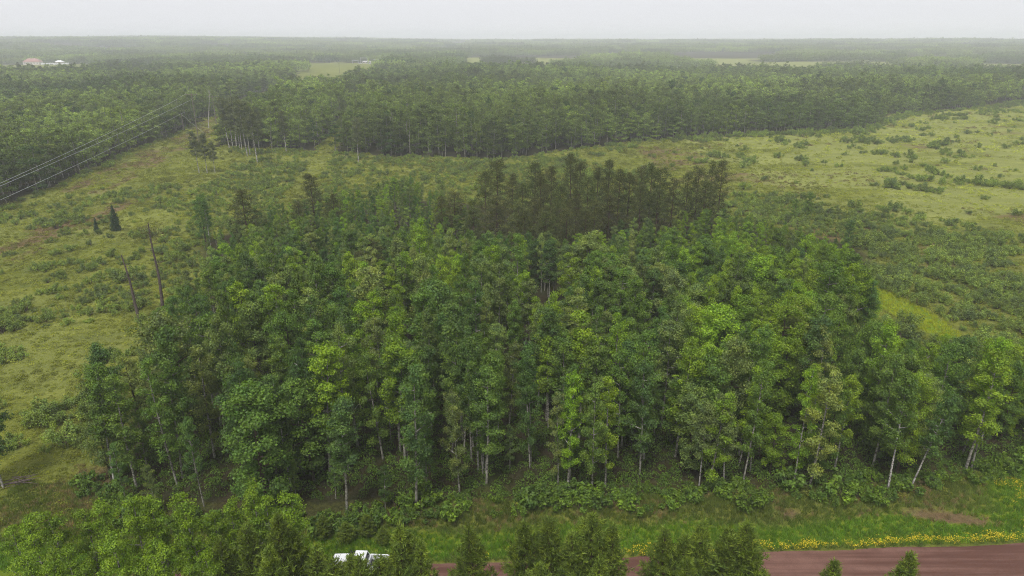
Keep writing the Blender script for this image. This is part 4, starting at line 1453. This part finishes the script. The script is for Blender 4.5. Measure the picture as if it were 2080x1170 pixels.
# bushes along the roadside edge of the wood
hx = np.arange(-52, 76, 1.75)
hx = hx + rng.normal(size=len(hx)) * 0.5
i = 0
for xx in hx:
    ex = float(np.interp(xx, *FRONT) - 0.9)
    for rr in range(2):
        yy = ex - 0.8 + rr * 1.6 + rng.normal() * 0.45
        if rng.random() < 0.12:
            continue
        px_, py_, _ = project(xx, yy, 0.8)
        if not (-20 < px_ < 2100):
            continue
        i += 1
        s = float(np.clip(rng.lognormal(-0.05, 0.28), 0.5, 1.6))
        c = (BRIGHT * 0.45 + GREEN * 0.55) * rng.uniform(0.75, 1.15) if rng.random() < 0.6 else GREEN * rng.uniform(0.8, 1.1)
        HAZEL.place(float(xx), yy, float(ground_z(xx, yy)) - 0.05, rng.uniform(0, 6.28), s, int(rng.integers(HAZEL.n)), c,
                    'broad-leaved bush at the wood foot above the verge, %s from the left' % nth(i), 'bush', 'bushes at the foot of the wood')

# ------------------------------------------------------------------ ground cover
rng = np.random.default_rng(55)
def cover(name, x, y, scl, tint, coll, nv, label, flat=1.0):
    n_ = len(x)
    scatter(name, np.c_[x, y, ground_z(x, y) - 0.03], rng.uniform(0, 6.28, n_), np.c_[scl, scl, scl * flat], rng.integers(0, nv, n_), tint, coll, label)

x, y = scatter_pts(-190, 210, 62, 300, 0.95, rng, 1.3)
x2, y2 = scatter_pts(-260, 420, 300, 620, 2.2, rng, 1.3)
x, y = np.concatenate([x, x2]), np.concatenate([y, y2])
f = fbm(x / 7, y / 7, 81)
k = in_view(x, y, 0.5, 40) & ~in_poly(x, y, WOOD) & ~far_wood(x, y) & (y - road_edge(x) > 7.5) & (rng.random(len(x)) < 0.55 + 0.9 * sstep(0.35, 0.62, f)) & (z_lush(x, y) < 0.45)
k &= rng.random(len(x)) < 1 - 0.7 * sstep(90, 130, x) * sstep(150, 230, y)
k &= (rng.random(len(x)) < np.interp(y, [60, 150, 300, 301, 620], [1.0, 0.8, 0.4, 0.9, 0.6]))
x, y, f = x[k], y[k], f[k]
t = np.array((0.155, 0.172, 0.026))[None] * (0.68 + 0.75 * fbm(x / 20, y / 14, 82))[:, None] * rng.uniform(0.75, 1.2, (len(x), 1))
t = t * (1 - 0.35 * sstep(0.5, 0.7, f)[:, None]) * (1.45 + 0.9 * sstep(95, 150, x) * sstep(150, 230, y))[:, None]
t = np.where((rng.random(len(x)) < 0.6 * z_dry(x, y))[:, None], np.array((0.17, 0.13, 0.06))[None], t)
cover('meadow_undergrowth', x, y, np.clip(rng.lognormal(-0.3, 0.4, len(x)), 0.35, 1.7) * (1 + 0.4 * sstep(150, 280, y) + 0.8 * sstep(290, 330, y)), t, HERB, 4, 'ferny knee-high growth covering the fields around the wood', 0.9)

x, y = scatter_pts(-60, 84, 57, 86, 0.42, rng, 1.3)
e = y - road_edge(x)
wm = in_poly(x, y, WOOD)
k = in_view(x, y, 0.5, 20) & (e > 0.15) & ~wm & (e < 15)
x, y, e = x[k], y[k], e[k]
lush, dry = z_lush(x, y), z_dry(x, y)
t = np.array((0.150, 0.200, 0.040))[None] * np.ones((len(x), 1))
t = t * (1 - lush[:, None]) + np.array((0.150, 0.290, 0.026))[None] * lush[:, None]
t = np.where((rng.random(len(x)) < dry * 0.75)[:, None], np.array((0.30, 0.23, 0.11))[None], t)
t = t * rng.uniform(0.7, 1.25, (len(x), 1)) * (0.75 + 0.5 * fbm(x / 2.5, y / 2.5, 84))[:, None]
bare = np.maximum(blob(x, y, 32.5, 65.2, 1.3, 0.7, 0.4, 0.6, 18), blob(x, y, 50, 65.0, 5.0, 0.8, -0.12, 0.5, 19))
fl = (np.exp(-((e - 0.5 - 0.9 * vnoise(x / 2.0, 3.0, 89)) / 0.55) ** 2) * sstep(-6, 10, x) * (0.25 + 0.75 * sstep(0.3, 0.45, fbm(x / 1.6, y / 1.6, 86))))
fl = np.maximum(fl, 0.75 * blob(x, y, 67, 67, 7.5, 7, 0.5, 0.4, 87) * sstep(0.42, 0.55, fbm(x / 2.2, y / 2.2, 88)))
isf = rng.random(len(x)) < fl
keep = rng.random(len(x)) > bare * 0.92
g = keep & ~isf
cover('verge_grass', x[g], y[g], rng.uniform(0.6, 1.15, g.sum()), t[g], TUFT, 3, 'long grass on the verge between road and wood')
g = keep & isf
cover('yellow_wildflowers', x[g], y[g], rng.uniform(0.6, 1.05, g.sum()), t[g], FLOWER, 3, 'yellow wildflowers lining the far edge of the dirt road')
x, y = scatter_pts(58, 92, 108, 146, 0.8, rng, 1.3)
k = z_lush(x, y) > 0.35
x, y = x[k], y[k]
t = np.array((0.40, 0.44, 0.03))[None] * rng.uniform(0.75, 1.2, (len(x), 1))
cover('tall_bright_grass', x, y, rng.uniform(0.7, 1.2, len(x)), t, TUFT, 3, 'bright yellow-green grass in the gap right of the bright round trees')
x, y = scatter_pts(-62, 50, 40, 57, 0.9, rng, 1.3)
k = (y - road_edge(x) < -9.4) & in_view(x, y, 0.5, 60)
x, y = x[k], y[k]
cover('near_verge_undergrowth', x, y, rng.uniform(0.8, 1.5, len(x)), np.array((0.09, 0.13, 0.03))[None] * rng.uniform(0.7, 1.2, (len(x), 1)), HERB, 4, 'undergrowth beneath the young pines and aspens of the near verge')
# shade plants inside the wood's front rows
x, y = scatter_pts(-60, 85, 68, 100, 1.3, rng, 1.3)
k = in_poly(x, y, WOOD) & in_view(x, y, 0.5, 20)
x, y = x[k], y[k]
cover('wood_undergrowth', x, y, rng.uniform(0.8, 1.7, len(x)), GREEN[None] * rng.uniform(0.7, 1.2, (len(x), 1)), HERB, 4, 'ferns and seedlings on the shaded floor of the near wood', 1.2)

# ------------------------------------------------------------------ far buildings
plain_mat('red_roof', (0.33, 0.17, 0.15), 0.7, 0.2, 0.5)
plain_mat('pale_siding', (0.62, 0.56, 0.52), 0.7, 0.1, 0.5)
plain_mat('white_metal', (0.78, 0.79, 0.80), 0.5, 0.1, 0.5)
plain_mat('galvanised_steel', (0.52, 0.54, 0.56), 0.45, 0.2, 1.0, 0.3)
plain_mat('dark_glass', (0.03, 0.035, 0.04), 0.1, 0.1)
plain_mat('gravel_yard', (0.42, 0.40, 0.39), 0.9, 0.2, 0.3)

def house(px, py, y, L, Wd, wall, ridge, label, rz=0.0, roof='red_roof'):
    z = 0
    x = (px - 1040) / FPX * float(project(0, y, 3)[2])
    g = float(ground_z(x, y))
    e = empty('farm_building', (x, y, g), rz)
    link('wall', MB().box((0, 0, wall / 2), (L, Wd, wall)).build('wall', MAT['pale_siding']), e)
    v = [(-L / 2 - 0.6, -Wd / 2 - 0.6, wall), (L / 2 + 0.6, -Wd / 2 - 0.6, wall), (L / 2 + 0.6, Wd / 2 + 0.6, wall), (-L / 2 - 0.6, Wd / 2 + 0.6, wall), (-L * 0.28, 0, ridge), (L * 0.28, 0, ridge)]
    r_ = link('roof', MB().add(v, [(0, 1, 5, 4), (2, 3, 4, 5)]).add(v, [(1, 2, 5), (3, 0, 4), (0, 2, 1), (0, 3, 2)]).build('roof', MAT[roof]), e)
    link('chimney', MB().box((L * 0.12, 1.0, ridge), (1.2, 1.2, 2.0)).build('chimney', MAT['pale_siding']), r_)
    for i in range(5):
        w = link('window', MB().box((-L * 0.38 + i * L * 0.19, -Wd / 2 - 0.03, wall * 0.55), (1.8, 0.12, 1.6)).build('window', MAT['dark_glass']), e)
        link('frame', MB().box((-L * 0.38 + i * L * 0.19, -Wd / 2 - 0.02, wall * 0.55 - 0.9), (2.1, 0.16, 0.16)).build('window_sill', MAT['white_metal']), w)
    link('door', MB().box((L * 0.08, -Wd / 2 - 0.04, 1.15), (1.4, 0.12, 2.3)).build('door', MAT['white_metal']), e)
    return tag(e, label, 'building'), x, g

_, hx_, hg = house(68, 125, 1440, 30, 16, 6.0, 12.0, 'far farm building with faded red hipped roof in the haze', 0.12)
house(122, 124, 1462, 14, 9, 4.5, 7.5, 'small white-roofed shed right of the red-roofed building', -0.1, 'white_metal')

def trailer(px, y, L, label):
    x = (px - 1040) / FPX * float(project(0, y, 2)[2])
    e = empty('white_trailer', (x, y, float(ground_z(x, y))), rng.uniform(-0.5, 0.5))
    bo = link('body', MB().prism([(-L / 2, 0.7), (-L / 2, 3.3), (L / 2 - 0.6, 3.4), (L / 2, 2.7), (L / 2, 0.7)], -1.25, 1.25).build('trailer_body', MAT['white_metal']), e)
    for s in (-0.15, 0.15):
        for q in (-1, 1):
            link('wheel', MB().tube([(s * L, q * 1.05, 0.45), (s * L, q * 1.15, 0.45), (s * L, q * 1.3, 0.45)], 0.45, 10, 0, True).build('trailer_wheel', MAT['black_rubber']), e)
    link('window', MB().box((L * 0.2, -1.27, 2.3), (1.2, 0.06, 0.7)).build('trailer_window', MAT['dark_glass']), e)
    link('door', MB().box((-L * 0.15, -1.27, 1.8), (0.8, 0.05, 1.9)).build('trailer_door', MAT['galvanised_steel']), e)
    tag(e, label, 'trailer', 'white trailers in the far yard')
for i, px in enumerate((88, 98, 105, 114, 131, 137)):
    trailer(px, 1415 + 6 * (i % 3), 8.0, 'tiny white trailer in the hazy farm yard, %s right of the red-roofed building' % nth(i + 1))

# substation
sy = 1470.0
def at_sub(px, dy=0):
    y = sy + dy
    return (px - 1040) / FPX * float(project(0, y, 1)[2]), y
x0, _ = at_sub(700); x1, _ = at_sub(802)
yard = MB().box(((x0 + x1) / 2, sy + 10, 0.30), (x1 - x0, 100, 0.6))
tag(link('gravel_yard', yard.build('gravel_yard', MAT['gravel_yard'])), kind='structure')
def gantry(px, dy, w, h, label):
    x, y = at_sub(px, dy)
    e = empty('steel_gantry', (x, y, 0.6))
    for s in (-1, 1):
        leg = MB()
        for a, b in ((-0.5, -0.5), (0.5, -0.5), (0.5, 0.5), (-0.5, 0.5)):
            leg.tube([(s * w / 2 + a, b, 0), (s * w / 2 + a * 0.7, b * 0.7, h / 2), (s * w / 2 + a * 0.5, b * 0.5, h)], 0.12, 4)
        for k_ in range(int(h / 1.5)):
            z_ = k_ * 1.5
            leg.tube([(s * w / 2 - 0.5, -0.5, z_), (s * w / 2, -0.5, z_ + 0.75), (s * w / 2 + 0.5, -0.5, z_ + 1.5)], 0.07, 4)
        link('leg', leg.build('gantry_leg', MAT['galvanised_steel']), e)
    link('beam', MB().box((0, 0, h), (w + 1.5, 1.0, 0.9)).build('gantry_beam', MAT['galvanised_steel']), e)
    for k_ in range(3):
        link('insulator', MB().tube([((k_ - 1) * w * 0.3, 0, h - 0.4), ((k_ - 1) * w * 0.3, 0, h - 1.4), ((k_ - 1) * w * 0.3, 0, h - 2.2)], [0.2, 0.28, 0.15], 6, 0, True).build('gantry_insulator', MAT['insulator']), e)
    tag(e, label, 'gantry', 'substation gantries')
gantry(722, 0, 12, 9, 'far steel substation gantry at the left end of the gravel yard')
gantry(740, 14, 14, 13, 'tallest far steel substation gantry in the middle of the yard')
gantry(766, 4, 12, 10, 'far steel substation gantry at the right end of the yard')
def transformer(px, dy, label):
    x, y = at_sub(px, dy)
    e = empty('transformer', (x, y, 0.6))
    link('tank', MB().box((0, 0, 2.0), (5, 3, 4.0)).build('tank', MAT['galvanised_steel']), e)
    for k_ in range(6):
        link('fin', MB().box((-2.2 + k_ * 0.88, -1.8, 1.9), (0.25, 0.6, 3.0)).build('fin', MAT['galvanised_steel']), e)
    for k_ in range(3):
        link('bushing', MB().tube([(-1.4 + k_ * 1.4, 0, 4.0), (-1.4 + k_ * 1.4, 0, 5.0), (-1.4 + k_ * 1.4, 0, 5.9)], [0.28, 0.22, 0.1], 6, 0, True).build('bushing', MAT['insulator']), e)
    tag(e, label, 'transformer', 'substation transformers')
transformer(732, -22, 'far grey transformer at the left of the substation yard')
transformer(751, -18, 'far grey transformer at the right of the substation yard')
house(745, 128, 1500, 16, 9, 4.0, 5.2, 'far white control building behind the substation gantries', 0.0, 'white_metal')
house(782, 122, 1545, 34, 12, 5.0, 7.5, 'long white-roofed far building right of the substation', 0.0, 'white_metal')

# ------------------------------------------------------------------ rain haze: one closed box of even air round the camera and everything
hb = MB().box((0, 1000, 42), (20400, 22400, 92))
hm, n, l = new_mat('rain_haze')
pv = n.new('ShaderNodeVolumePrincipled')
pv.inputs['Color'].default_value = (0.93, 0.96, 1.0, 1)
pv.inputs['Density'].default_value = HAZE_DENSITY
pv.inputs['Anisotropy'].default_value = 0.0
on = n.new('ShaderNodeOutputMaterial')
l.new(pv.outputs[0], on.inputs['Volume'])
tag(link('haze', hb.build('haze', hm)), kind='stuff')
